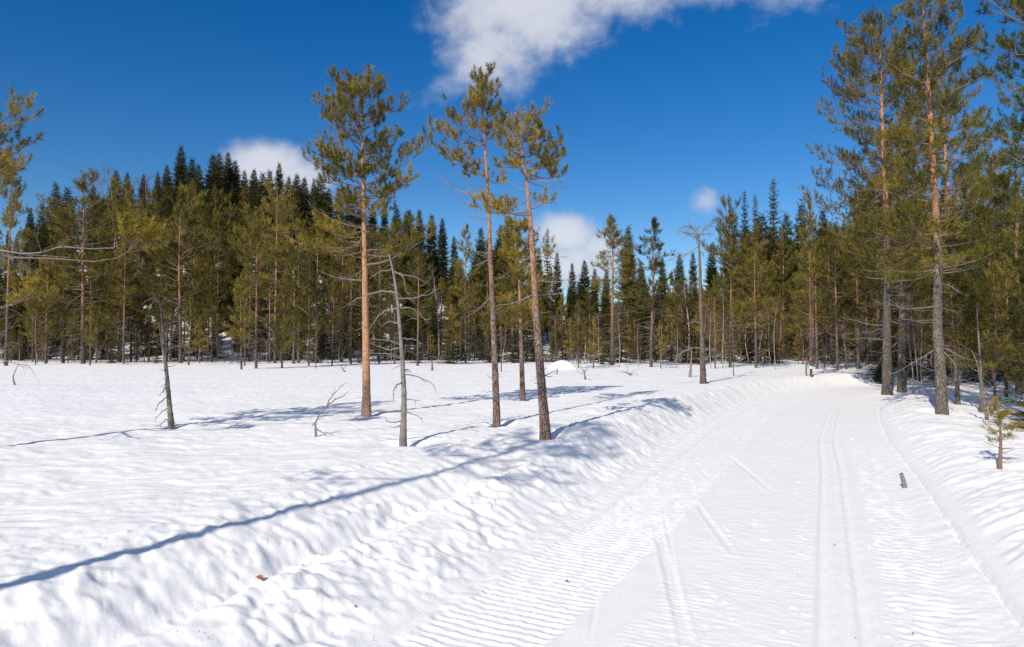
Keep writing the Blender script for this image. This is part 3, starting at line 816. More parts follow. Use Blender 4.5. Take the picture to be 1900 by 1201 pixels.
hero_pine('pine_tree', 'tall pine at the bend with long tufted limbs out over the trail', 'p6',
          [(1646, 640), (1647, 500), (1644, 380), (1639, 250), (1634, 120), (1632, 55)], 8.3,
          [(32, 8, 8), (60, 30, 24), (95, 72, 50), (140, 92, 58), (200, 104, 62), (260, 88, 70), (320, 80, 70), (380, 94, 74), (440, 104, 80), (500, 110, 90), (560, 100, 80)],
          (60, 520), .31, (M_BARK_GREY, M_NEEDLE), 61, oR, el=(0, 36),
          extras=[(240, 1506, 212, -.3, 1), (330, 1520, 282, -.2, 0), (322, 1528, 268, .4, 1), (372, 1496, 336, -.3, 1), (395, 1488, 372, .2, 1), (440, 1530, 420, -.4, 1), (190, 1530, 150, .2, 1), (118, 1540, 100, -.3, 1), (300, 1560, 300, .6, 0)],
          dead=[(280, 640, 22, 85)], stubs=14, tint=.42, nwh=(3, 5))
hero_pine('pine_tree', 'dark trunked pine close behind the bend pine, right of it', 'p7',
          [(1674, 620), (1676, 480), (1680, 330), (1684, 190), (1686, 130)], 7.2,
          [(130, 10, 10), (180, 45, 45), (260, 66, 66), (340, 78, 78), (430, 84, 84), (520, 90, 90), (580, 80, 80)],
          (135, 560), .55, (M_BARK_GREY, M_NEEDLE), 67, Opt(ts=.2, nk=22, wid=.09, dens=4.6, gap3=.18, l3=(.1, .22)), el=(0, 52),
          dead=[(400, 690, 16, 90)], tint=.42, nwh=(3, 4))
hero_pine('pine_tree', 'straight pine in the tree shade behind the lichen spotted pine', 'p8',
          [(1763, 600), (1758, 420), (1752, 260), (1748, 118)], 7.2,
          [(120, 10, 10), (170, 40, 45), (250, 66, 72), (330, 76, 82), (420, 84, 88), (520, 84, 88)],
          (125, 520), .55, (M_BARK_ORANGE, M_NEEDLE), 71, Opt(ts=.2, nk=22, wid=.09, dens=4.6, gap3=.18, l3=(.1, .22)), el=(0, 52),
          dead=[(400, 660, 12, 80)], tint=.42, nwh=(3, 4))
# pines that stand just outside the frame and reach into it
def gz(x, y): return (x, y, float(H(x, y)))
posR = gz(8.75, 10.9)
hero_pine('pine_tree', 'near pine reaching in from the right edge with large dark tufts', None,
          [(1985, 600), (1980, 300), (1972, 60), (1965, -90)], 12,
          [(-90, 10, 10), (-20, 130, 60), (30, 160, 60), (80, 112, 60), (150, 122, 60), (230, 140, 70), (270, 150, 70), (310, 92, 70), (380, 80, 70), (460, 100, 80)],
          (-80, 470), .30, (M_BARK_LICHEN, M_NEEDLE_GREEN), 83, Opt(ts=.10, nk=40, wid=.09, dens=6, gap3=.15, lenf=.76, bend=.3), el=(2, 45), pos=posR,
          extras=[(60, 1812, 12, -.3, 1), (90, 1850, 70, .3, 1), (290, 1826, 242, -.2, 1), (330, 1845, 262, .3, 0), (200, 1862, 190, -.3, 1)],
          dead=[(300, 700, 8, 90)], tint=.5)
posL = gz(-7.25, 8.6)
hero_pine('pine_tree', 'near pine reaching in from the left edge with golden branch tips', None,
          [(-148, 600), (-150, 400), (-152, 250), (-155, 60), (-156, -20)], 11,
          [(-20, 10, 10), (60, 60, 60), (150, 110, 110), (220, 150, 150), (290, 160, 160), (340, 160, 160), (420, 150, 140)],
          (-10, 380), .36, (M_BARK_BROWN, M_NEEDLE_GOLD), 97, Opt(ts=.085, nk=44, wid=.09, dens=6, gap3=.14, lenf=.76, bend=.3), el=(0, 45), pos=posL,
          extras=[(235, 74, 232, -.1, 1), (300, 62, 272, .2, 1), (330, 60, 320, -.2, 1), (430, 250, 440, .15, 1, .92), (428, 215, 446, .05, 0), (560, 74, 552, .1, 1, .7), (590, 52, 676, .1, 0)],
          dead=[(420, 600, 6, 120)], tint=.5)
posS = gz(-4.66, .38)
hero_pine('pine_tree', 'pine left of the photographer that throws the long trunk shadow along the bank', None,
          [(952, 500), (944, 200), (955, -60), (950, -290)], 8.8,
          [(-290, 10, 10), (-220, 70, 70), (-90, 140, 150), (40, 170, 180), (110, 150, 150)],
          (-280, 60), .36, (M_BARK_BROWN, M_NEEDLE_GOLD), 101, Opt(ts=.15, nk=12, wid=.12, dens=4, gap3=.2, thin=.7), el=(2, 55), pos=posS, virt=(0, 9.0, .35),
          extras=[(140, 800, 150, .0, 1)], dead=[(200, 560, 8, 90)], tint=.6)

# ------------------------------------------------------------------ dead wood and small plants in the snow
def snag(name, label, foot, trunk_px, rad_px, limbs, mats, seed, cat, dens=3.2, nsmall=8, pos=None, tipr=.006, tw=(.08, .3)):
    """limbs: (py on trunk, list of pixel points, depth at tip)"""
    rng = np.random.RandomState(seed)
    base = POS[foot] if pos is None else np.asarray(pos, float)
    Y = base[1]; sc = Y / FPX
    root = thing(name, label, cat, base)
    ctrl = [np.zeros(3)] + [at_y(a, b, Y) - base for (a, b) in trunk_px]
    c = np.array(ctrl)
    tm = MB(); trunk_mesh(tm, ctrl, rad_px * sc, rng, rough=.17, k=14, flare=.35, tip=tipr, sink=.3)
    w = Wood()
    def onz(z): return np.array([np.interp(z, c[:, 2], c[:, i]) for i in range(3)])
    for i in range(nsmall):
        p = onz(rng.uniform(.05, .9) * c[-1][2])
        w.add(grow(p, ldir(rng.rand() * 6.3, rng.uniform(-.5, .3)), rng.uniform(.05, .2), 4, -.1, .25, rng), .006, .002, 4, .4)
    w.into(tm); tm.build('trunk', mats[0], root)
    for (py, pts, dep) in limbs:
        z = at_y(950, py, Y)[2] - base[2]
        P = [onz(z)]
        for i, (a, b) in enumerate(pts):
            p = at_y(a, b, Y) - base; p[1] = dep * (i + 1) / len(pts); P.append(p)
        P = np.array(P); d = np.concatenate([[0], np.cumsum(np.linalg.norm(np.diff(P, axis=0), axis=1))])
        f = np.linspace(0, d[-1], 12)
        path = np.stack([np.interp(f, d, P[:, i]) for i in range(3)], 1)
        for _ in range(2): path[1:-1] = .25 * path[:-2] + .5 * path[1:-1] + .25 * path[2:]
        path[1:] += rng.randn(11, 3) * .006
        bm_ = MB(); ww = Wood(); L = d[-1]
        ww.add(path, .008 + .010 * L, .003, 6, .6)
        for i in range(int(L * dens) + 1):
            j = rng.randint(3, 11); t = nrm(path[j] - path[j - 1])
            dd = yaw(t, rng.choice([-1, 1]) * RAD(rng.uniform(30, 75))); dd[2] += rng.uniform(-.6, .3)
            P2 = grow(path[j], dd, L * rng.uniform(*tw), 5, rng.uniform(-.6, .4), .25, rng)
            ww.add(P2, .005, .002, 4, .5)
        ww.into(bm_).build('dead_branch', mats[1], root)
    return root
snag('dead_snag', 'bare silver grey snag with drooping dead limbs, right of the orange trunked pine', 'snag', [(750, 740), (746, 660), (738, 560), (731, 510), (722, 472)], 4.3,
     [(505, [(760, 512), (792, 522)], .2), (500, [(705, 506), (690, 520)], -.2), (505, [(745, 508), (752, 530), (752, 545)], .1), (545, [(715, 538), (690, 545), (660, 558), (642, 572)], -.15),
      (553, [(765, 554), (790, 545), (812, 532)], .3), (572, [(715, 576), (700, 590), (688, 612)], -.1), (572, [(760, 570), (775, 580), (792, 598)], .2), (628, [(770, 630), (784, 640)], .1),
      (640, [(725, 634), (710, 628), (690, 630)], -.2), (645, [(720, 650), (700, 642), (688, 640)], .1), (664, [(730, 660), (718, 656), (690, 656)], -.2), (695, [(770, 697), (792, 706), (806, 714), (812, 728)], -.1),
      (742, [(765, 741), (782, 743)], -.1), (764, [(770, 768), (786, 776)], -.1), (764, [(732, 762), (712, 763), (692, 762), (675, 771), (652, 776)], -.25), (780, [(730, 784), (722, 780), (720, 772)], -.2),
      (600, [(715, 596), (700, 606)], .3), (788, [(735, 792), (728, 790)], -.1), (708, [(738, 712), (732, 726), (736, 745)], -.2), (690, [(755, 685), (760, 690)], .1)],
     (M_SILVER, M_SILVER), 5, 'dead tree', tipr=.010, nsmall=26)
snag('dead_sapling', 'thin crooked dead stem with broken twigs on its left, alone in the snow', 'stick', [(314, 745), (309, 690), (303, 640), (300, 590), (297, 565), (290, 556)], 3.6,
     [(562, [(285, 553), (270, 556), (255, 565)], .1), (566, [(310, 556), (330, 570)], .2), (735, [(304, 742), (296, 750), (294, 762)], -.1), (757, [(305, 762), (296, 772), (293, 775)], -.1), (700, [(306, 712), (303, 730)], .05),
      (775, [(308, 780), (300, 788), (296, 790)], -.1), (715, [(306, 724), (300, 735)], -.1), (680, [(305, 690), (304, 705)], .1)], (M_DARKWOOD, M_DARKWOOD), 6, 'dead tree', nsmall=14, tipr=.009)
snag('dead_pine', 'tall dead pine with a flattened broken top and one crooked limb', 'broken', [(1303, 640), (1300, 560), (1299, 500), (1297, 455), (1297, 434)], 4.3,
     [(440, [(1290, 432), (1275, 430), (1266, 424)], .4), (440, [(1305, 428), (1315, 420), (1321, 414)], -.3), (444, [(1280, 438), (1268, 432), (1262, 436)], -.4), (448, [(1308, 446), (1314, 440)], .3),
      (458, [(1288, 462), (1272, 472), (1256, 476), (1248, 480)], .3), (442, [(1296, 428), (1300, 416)], .4), (470, [(1306, 468), (1308, 474)], .2), (437, [(1284, 424), (1268, 420), (1262, 424)], -.2), (437, [(1310, 420), (1319, 416), (1322, 420)], .2), (440, [(1290, 436), (1282, 446)], -.3), (438, [(1288, 418), (1278, 416)], .5), (439, [(1306, 436), (1316, 438)], -.5), (518, [(1290, 522), (1280, 532), (1262, 540)], -.3),
      (650, [(1320, 648), (1332, 650)], .2), (645, [(1285, 646), (1262, 652), (1248, 670)], -.3), (600, [(1290, 596), (1275, 604)], .4), (560, [(1312, 566), (1322, 562)], .3)],
     (M_DEADBARK, M_DEADTWIG), 8, 'dead tree', dens=24, nsmall=30, tipr=.022, tw=(.2, .55))
snag('dead_birch', 'small twisted grey stem with a bent arm, left of the broken topped pine', None, [(1282, 680), (1283, 655), (1282, 646)], 2.0,
     [(648, [(1270, 652), (1258, 660), (1250, 672)], .1), (646, [(1300, 645), (1325, 648), (1330, 656)], .2), (650, [(1280, 640)], 0)], (M_DEADTWIG, M_DEADTWIG), 9, 'dead tree', pos=ground(1280, 700), tipr=.010)
def twigplant(label, foot_px, limbs, seed, m=M_DEADTWIG, cat='twig', name='bare_twig', r=1.6):
    b = ground(*foot_px)
    return snag(name, label, None, limbs[0], r, limbs[1], (m, m), seed, cat, pos=b, nsmall=2, dens=7, tipr=.003)
twigplant('bare branching twig leaning right out of the snow, below the forest edge', FOOT['twig'], ([(585, 785), (592, 770), (602, 758), (612, 750)], [(752, [(620, 742), (634, 735), (645, 728)], .1), (755, [(614, 738), (624, 726), (638, 716)], -.05), (795, [(598, 802), (612, 803), (618, 802)], -.05), (790, [(582, 784), (580, 792)], .0)]), 14)
twigplant('single thin curved twig in the open snow by the left edge', (27, 714), ([(24, 700), (28, 688), (34, 677)], []), 15, r=1.2)
twigplant('bare forked bush sticking up in the snow below the middle of the forest', (1086, 705), ([(1085, 694), (1082, 684)], [(694, [(1078, 682), (1076, 670)], .1), (692, [(1092, 682), (1096, 676)], -.1), (696, [(1072, 690), (1068, 678)], .1), (690, [(1090, 680), (1088, 668)], .1)]), 16, M_DARKWOOD, 'bush', 'bare_bush')
twigplant('low fallen dead branch lying on the snow beyond the bank', (1172, 697), ([(1162, 691), (1154, 688)], [(692, [(1150, 690), (1138, 688)], .1), (694, [(1180, 686), (1192, 682)], -.1), (694, [(1180, 692), (1186, 696)], 0), (693, [(1165, 682), (1160, 676)], 0)]), 17, M_DEADTWIG, 'branch', 'fallen_branch')
twigplant('thin bare twig beside the little white snow mound', (1033, 694), ([(1035, 684), (1040, 678)], [(684, [(1031, 678)], 0)]), 18, M_DARKWOOD, r=1.0)
twigplant('tiny bare twig left of the dead snag at the forest edge', (640, 690), ([(634, 682), (628, 676)], [(684, [(645, 678), (655, 676)], 0)]), 19, r=1.2)
twigplant('short leafless shrub in the snow right of the dead snag', (802, 688), ([(802, 676), (801, 668)], [(678, [(806, 672)], 0), (680, [(798, 674)], 0)]), 20, M_DARKWOOD, 'bush', 'bare_bush', r=2.0)

# the little pine on the right bank
def small_pine():
    b = POS['sapling']; Y = b[1]; sc = Y / FPX; rng = np.random.RandomState(31)
    root = thing('pine_sapling', 'knee high yellowish pine sapling on the right bank of the trail', 'pine sapling', b)
    ctrl = [np.zeros(3)] + [at_y(x, y, Y) - b for x, y in ((1857, 820), (1856, 790), (1853, 765), (1850, 742))]
    tm = MB(); trunk_mesh(tm, ctrl, 2.9 * sc, rng, k=10, n=30, rough=.08, tip=.003, sink=.2)
    w = Wood()
    for i in range(6): w.add(grow(np.array((0, 0, rng.uniform(.03, .35))), ldir(rng.rand() * 6.3, rng.uniform(-.3, .4)), rng.uniform(.08, .22), 5, .2, .2, rng), .004, .0015, 4, .4)
    w.into(tm); tm.build('trunk', M_LIMB, root)
    o = Opt(ts=.085, nk=46, wid=.05, minr=.002, lenf=.5)
    def br(py, tx, ty, dep, ntuft):
        z = at_y(950, py, Y)[2] - b[2]
        p = np.array([np.interp(z, np.array(ctrl)[:, 2], np.array(ctrl)[:, i]) for i in range(3)])
        tip = at_y(tx, ty, Y) - b; tip[1] = dep
        f = np.linspace(0, 1, 7)[:, None]; path = p + (tip - p) * f + np.array((0, 0, -.02)) * np.sin(f * pi)
        wm = MB(); ww = Wood(); ww.add(path, .005, .0025, 5, .6); ww.into(wm)
        bo = wm.build('branch', M_LIMB, root)
        nm = MB(); fr = np.linspace(1, .35, ntuft)
        P = p + (tip - p) * fr[:, None] + rng.randn(ntuft, 3) * .012; D = (tip - p) + rng.randn(ntuft, 3) * .08 + UP * .06
        needles(nm, P - nrm(D) * .04, D, o.ts, o.nk, rng, o.wid, o.lenf, tint=np.clip(rng.normal(.58, .15, ntuft), 0, 1))
        nm.build('needles', M_NEEDLE_GOLD, bo, smooth=False)
    for a in ((762, 1846, 742, 0, 5), (764, 1856, 744, .04, 5), (770, 1868, 762, -.03, 6), (768, 1838, 758, .04, 5), (780, 1850, 772, -.06, 5), (792, 1882, 796, .05, 5), (804, 1874, 806, -.05, 4), (796, 1836, 802, -.05, 4), (772, 1842, 770, .03, 5), (778, 1872, 766, .06, 5), (790, 1896, 786, -.03, 8), (786, 1838, 786, .05, 2), (800, 1828, 796, -.02, 3), (818, 1834, 818, .02, 2), (812, 1868, 814, -.02, 2), (815, 1848, 815, .07, 2), (788, 1862, 786, .1, 4)):
        br(*a)
small_pine()

# stub of wood frozen into the trail's right shoulder
b = ground(1679, 905); b[2] = .03
rng = np.random.RandomState(3)
root = thing('wood_stump', 'short weathered stub of wood sticking out of the groomed snow', 'stump', b)
mbk = MB(); trunk_mesh(mbk, [np.zeros(3), np.array((-.026, -.01, .085)), np.array((-.048, -.013, .155))], .007, rng, k=14, n=14, rough=.10, flare=.1, sink=.15, tip=.019)
mbk.build('bark_stub', M_DEADTWIG, root)
cut = MB(); cz = np.array((-.049, -.0135, .156)); a = np.arange(12) * pi / 6
ring = cz + np.stack([np.cos(a) * .018, np.sin(a) * .018, .004 * np.cos(a * 3) + .3 * .021 * np.cos(a)], 1)
cut.add(np.concatenate([[cz + (0, 0, .006)], ring]), tris=[(0, i + 1, (i + 1) % 12 + 1) for i in range(12)])
cut.build('broken_end', M_LIMB, root)
# the rust brown leaf on the left bank
m, nt, bb = mat('dry_leaf'); tcn = nd(nt, 'ShaderNodeTexCoord')
nt.links.new(mixrgb(nt, noise(nt, tcn.outputs['Object'], 60), (.20, .06, .02), (.42, .15, .05)), bb.inputs['Base Color']); bb.inputs['Roughness'].default_value = .5
lb = ground(482, 1088); ls_, lt_ = road_coords(lb[:1], lb[1:2]); lb[2] += float(snow_relief(lb[:1], lb[1:2], ls_, lt_)[0])
u = np.linspace(-1, 1, 13); lw = .017 * (1 - u ** 2) ** .7
cx = u * .034; curl = .010 * (1 - u ** 2)
vv = []
for sgn in (-1, -.5, 0, .5, 1):
    vv.append(np.stack([cx, sgn * lw * (1 + .15 * np.sin(u * 9)), curl + .010 * abs(sgn) * np.cos(u * 2)], 1))
vv = np.concatenate(vv)
qq = [(r_ * 13 + i, r_ * 13 + i + 1, (r_ + 1) * 13 + i + 1, (r_ + 1) * 13 + i) for r_ in range(4) for i in range(12)]
lm = MB(); lm.add(vv, quads=qq)
lf = lm.build('dead_leaf', m); lf.location = lb + np.array((0, 0, .010)); lf.rotation_euler = (.35, .25, -.35)
tag(lf, 'curled rust brown leaf lying on the rough left snow bank', 'leaf')
# crumbs of bark and lichen blown over the snow
rng = np.random.RandomState(77); cm = MB()
for i in range(70):
    px_, py_ = rng.uniform(0, 1900), 700 + 500 * rng.rand() ** .8
    p = ground(px_, py_); r_ = rng.uniform(.0015, .003) * (1 if rng.rand() < .85 else 1.9)
    v = p + np.array((0, 0, .02)) + rng.randn(6, 3) * r_
    cm.add(v, tris=[(0, 1, 2), (0, 2, 3), (0, 3, 1), (1, 2, 4), (2, 3, 5), (1, 3, 4)], tint=np.full(6, rng.rand() * .4))
tag(cm.build('forest_litter', M_DARKWOOD), 'dark crumbs of bark and lichen strewn on the snow', None, None, 'stuff')
# white mound at the far side of the bog
rng = np.random.RandomState(4)
pmd = ground(1043, 685); a = np.linspace(0, 2 * pi, 40, False); rr_ = np.linspace(0, 1, 14)
v = [np.array([0, 0, .45])]
for r_ in rr_[1:]:
    v += [np.array((cos(x) * r_ * 1.15 * (1 + .06 * sin(2 * x + 1)), sin(x) * r_ * 1.0, (.5 * (1 - r_ ** 2) ** 1.6 - .06 * r_) + .03 * float(perlin(cos(x) * r_ * 2, sin(x) * r_ * 2, 9)) - .1 * (r_ > .99))) for x in a]
tr = [(0, 1 + i, 1 + (i + 1) % 40) for i in range(40)]
qd = [(1 + r_ * 40 + i, 1 + (r_ + 1) * 40 + i, 1 + (r_ + 1) * 40 + (i + 1) % 40, 1 + r_ * 40 + (i + 1) % 40) for r_ in range(12) for i in range(40)]
mm = MB(); mm.add(v, tris=tr, quads=qd); mo = mm.build('snow_mound', M_SNOW); mo.location = pmd
tag(mo, 'small rounded white snow mound at the far side of the bog', 'snow mound')

# ------------------------------------------------------------------ the forest : a few grown forms, copied
class Form:
    def __init__(self, H, parts): self.H = H; self.parts = parts
def pine_form(seed, H, r0, cb, Lmax, o, gap, topw=.12, dead=16, el=(0, 55), deadL=.8, bark=None, needle=None, bulge=.3, nwh=(3, 5)):
    rng = np.random.RandomState(seed)
    bend = rng.randn(2) * .12
    ctrl = [np.array((bend[0] * sin(f * 3) * f, bend[1] * sin(f * 2.5) * f, H * f)) for f in np.linspace(0, 1, 7)]
    tm = MB(); at = trunk_mesh(tm, ctrl, r0, rng, k=8, n=24, rough=.04, flare=.15, sink=.6)
    wm = MB(); dm = MB(); nm = MB()
    h = cb * H
    while h < H * .985:
        u = (h / H - cb) / (1 - cb)
        prof = np.interp(u, [0, bulge, .75, 1], [.8, 1.0, .55, topw])
        for i in range(rng.randint(nwh[0], nwh[1] + 1)):
            p, tr = at(min(h / H + rng.uniform(-.3, .3) * gap / H, .985))
            limb_mesh(limb(p, rng.rand() * 2 * pi, RAD(el[0] + (el[1] - el[0]) * u ** 1.4 + rng.uniform(-10, 10)), Lmax * prof * rng.uniform(.55, 1.15), True, o, rng), o, rng, wm, nm)
        h += gap * rng.uniform(.7, 1.3)
    p, tr = at(.97); limb_mesh(limb(p, 0, RAD(85), .5, True, Opt(**{**o.__dict__, 'bare': 0}), rng), o, rng, wm, nm)
    od = Opt(**{**o.__dict__, 'dens': 5.0, 'gap3': .26, 'minr': .0045, 'rk': .8})
    for i in range(dead):
        p, tr = at(rng.uniform(.07, cb + .12))
        limb_mesh(limb(p, rng.rand() * 2 * pi, RAD(rng.uniform(-25, 18)), deadL * rng.uniform(.3, 1.2), False, od, rng), od, rng, dm, nm)
    return Form(H, [('trunk', tm.mesh('pine_trunk', bark or M_BARK_FAR)), ('limbs', wm.mesh('pine_limbs', M_LIMB)), ('dead_limbs', dm.mesh('pine_dead_limbs', M_DEADTWIG)), ('crown', nm.mesh('pine_crown', needle or M_NEEDLE_FAR, False))])
oF = Opt(ts=.20, nk=20, wid=.10, dens=4.4, gap3=.22, thin=.85, l2=.75, lenf=.7, l3=(.12, .26), n1=6, k1=4, k2=3, k3=3, minr=.006, wob=.12, bare=.25, upb=.6)
PA = [pine_form(200 + i, 10, .082 + .012 * i, (.38, .46, .34, .30)[i], (1.6, 1.45, 1.75, 1.95)[i], oF, .40, dead=36, deadL=1.05) for i in range(4)]
PB = [pine_form(220 + i, 8, .08, (.20, .15, .26)[i], (1.6, 1.75, 1.5)[i], oF, .38, dead=26, el=(0, 52), bulge=.2) for i in range(3)]
PE = [pine_form(270 + i, 9, .095, (.34, .28, .42)[i], (2.2, 2.5, 2.0)[i], oF, .46, topw=.5, dead=30, deadL=1.1, el=(-4, 42), bulge=.55, nwh=(3, 5)) for i in range(3)]
PC = [pine_form(240 + i, 4, .05, (.30, .24)[i], .85, Opt(**{**oF.__dict__, 'ts': .17}), .34, dead=8, deadL=.5, needle=M_NEEDLE_GOLD, bulge=.2, el=(5, 50), nwh=(2, 4)) for i in range(2)]
PD = [pine_form(250 + i, 8, .075, .78, .75, oF, .4, dead=34, deadL=1.0) for i in range(2)]      # starved, twiggy, hardly any green
def spruce_form(seed, H, r0, Lmax, cb=.03, gap=.30, needle=None, slim=1.0, droop=1.0, ragged=.25, sz=.24):
    rng = np.random.RandomState(seed)
    ctrl = [np.array((0, 0, H * f)) for f in np.linspace(0, 1, 5)]
    tm = MB(); at = trunk_mesh(tm, ctrl, r0, rng, k=7, n=16, rough=.03, sink=.6)
    w = Wood(); wm = MB(); nm = MB(); P = []; D = []; S = []
    h = cb * H
    while h < H * .99:
        u = h / H
        L0 = Lmax * slim * (1 - u) ** .82 * (.75 + .25 * sstep(u, 0, .18)) + .06
        k = rng.randint(6, 10) if u < .9 else 5
        a0 = rng.rand() * 6.3
        for i in range(k):
            az = a0 + i * 2 * pi / k + rng.uniform(-.25, .25)
            L = L0 * rng.uniform(1 - 2 * ragged, 1 + ragged)
            e = RAD(np.interp(u, [0, .5, .85, 1], [-18, -8, 18, 55]) * 1.0 + rng.uniform(-8, 8))
            p = np.array((0, 0, h + rng.uniform(-.1, .1)))
            n = 6; f = np.linspace(0, 1, n)
            d = ldir(az, e)
            path = p + d[None] * (L * f)[:, None]
            path[:, 2] += -.16 * L * droop * np.sin(f * pi * .9) * (1 - u) + .10 * L * f ** 3
            w.add(path, .012 + .008 * L, .004, 3, .4)
            m = max(3, int(L / .115))
            ff = (.12 + .88 * (np.arange(m) + rng.rand(m)) / m)
            q = np.stack([np.interp(ff, f, path[:, j]) for j in range(3)], 1)
            for sg in (-1, 1):
                dd = np.stack([yaw(d, sg * x) for x in np.radians(rng.uniform(28, 62, m))])
                dd[:, 2] = dd[:, 2] * .5 - .28 * droop * rng.rand(m) - .05
                P.append(q); D.append(dd); S.append((sz * (1.1 - .55 * ff) * rng.uniform(.75, 1.3, m)) * min(1, .4 + L))
            P.append(path[-1:]); D.append(d[None] + UP * .15); S.append(np.array([sz * .9]))
        h += gap * rng.uniform(.75, 1.25)
    P.append(np.array([[0, 0, H - .3], [0, 0, H - .1]])); D.append(np.array([[0, .02, 1], [0, 0, 1.]])); S.append(np.array([.3, .3]))
    needles(nm, np.concatenate(P), np.concatenate(D), np.concatenate(S), 6, rng, .17, .62, (60, 18))
    w.into(wm)
    return Form(H, [('trunk', tm.mesh('spruce_trunk', M_SPRUCEBARK)), ('limbs', wm.mesh('spruce_limbs', M_SPRUCEBARK)), ('crown', nm.mesh('spruce_crown', needle or M_SPRUCE, False))])
SA = [spruce_form(300 + i, 14, .17, (2.4, 2.0, 2.8, 1.8)[i], slim=1, ragged=(.2, .28, .22, .3)[i], droop=(1, 1.2, .9, 1.1)[i], sz=.42, gap=.25) for i in range(4)]
SB = [spruce_form(320 + i, 4, .05, 1.0, sz=.2, gap=.24) for i in range(2)]
ST = [spruce_form(330, 14, .14, 1.15, ragged=.4, sz=.34, gap=.34, cb=.1)]
def birch_form(seed, H, r0, bark, lean=.5, n=26):
    rng = np.random.RandomState(seed)
    lx, ly = rng.randn(2) * lean
    ctrl = [np.array((lx * f * f + .12 * sin(5 * f + seed), ly * f * f, H * f)) for f in np.linspace(0, 1, 8)]
    tm = MB(); at = trunk_mesh(tm, ctrl, r0, rng, k=7, n=24, rough=.05, flare=.1)
    w = Wood(); wm = MB()
    for i in range(n):
        f = rng.uniform(.32, .97); p, r_ = at(f)
        L = H * .24 * (1.15 - f) * rng.uniform(.6, 1.3) + .25
        path = grow(p, ldir(rng.rand() * 6.3, RAD(rng.uniform(35, 68))), L, 6, .25, .14, rng)
        w.add(path, .012, .004, 4, .6)
        for j in range(int(5 + L * 5)):
            jj = rng.randint(1, 6); P2 = grow(path[jj], nrm(path[jj] - path[jj - 1]) + rng.randn(3) * .5, rng.uniform(.2, .6), 4, rng.uniform(-.5, .3), .18, rng)
            w.add(P2, .005, .0025, 3, .4)
    w.into(wm)
    return Form(H, [('trunk', tm.mesh('birch_trunk', bark)), ('limbs', wm.mesh('birch_limbs', M_BIRCHTWIG))])
BI = [birch_form(400 + i, 7, .05, M_BIRCH, .3) for i in range(3)]

HIDDEN = {117, 118, 119, 125, 126, 137, 138, 144, 147, 148, 155, 156, 157, 162, 163, 164, 166, 169, 202, 203, 230, 231, 232, 261, 322, 323, 324, 325, 356, 357, 358, 367, 368, 369, 370, 375, 376, 377, 378, 379, 381, 383, 386, 390, 400, 405, 406, 409, 410, 412, 414, 418, 420, 421, 422, 429, 435, 436, 437, 438, 439, 440, 441, 442, 443, 444, 445, 447, 448, 451, 452, 453, 454, 456, 457, 458, 459, 461, 462, 463, 464, 465, 466, 467, 468, 469, 470, 471, 472, 473, 474, 476, 477, 478, 479, 481, 482, 483, 484, 485, 486, 487, 489, 490, 491, 492, 493, 494, 496, 498, 499, 500, 501, 502, 503, 504, 505, 506, 507, 508, 509, 514, 515, 516, 517, 550, 551, 552, 553, 555, 559, 560, 561, 567, 588, 589, 600, 602, 603, 604, 605, 680, 681, 692, 693, 694, 695, 696, 718, 719, 720, 743, 750, 752, 753, 754, 755, 785, 786, 787}      # places in the planting order where the photograph could show nothing of the tree
PLANTED = []
SERIAL = [0]
def hidden_next(): return (SERIAL[0] + 1) in HIDDEN
def plant(form, pos, height, name, label, cat, group, rng, wide=1.0, rz=None):
    s = height / form.H
    rz = rng.rand() * 6.28 if rz is None else rz
    SERIAL[0] += 1
    if SERIAL[0] in HIDDEN: return None
    if name in ('spruce_tree', 'pine_tree'): name = 'spruce_tree' if form in SA + SB + ST else 'pine_tree'
    if name == 'young_conifer': name, cat = ('young_spruce', 'young spruce') if form in SB else ('young_pine', 'young pine')
    root = thing(name, label, cat, pos, rz, group, (s * wide, s * wide, s))
    PLANTED.append((SERIAL[0], root))
    for nm_, me in form.parts:
        if len(me.vertices): link(nm_, me, root)
    return root
rngF = np.random.RandomState(5)
def by_pixels(form, px, base_py, top_py, name, label, cat, group=None, wide=1.0, Y=None):
    if Y is None: p = ground(px, base_py)
    else:
        q = at_y(px, 640, Y); p = np.array((q[0], Y, float(H(q[0], Y))))
    h = at_y(px, top_py, p[1])[2] - p[2]
    return plant(form, p, h, name, label, cat, group, rngF, wide)
G_EDGE = 'pines along the far edge of the bog'
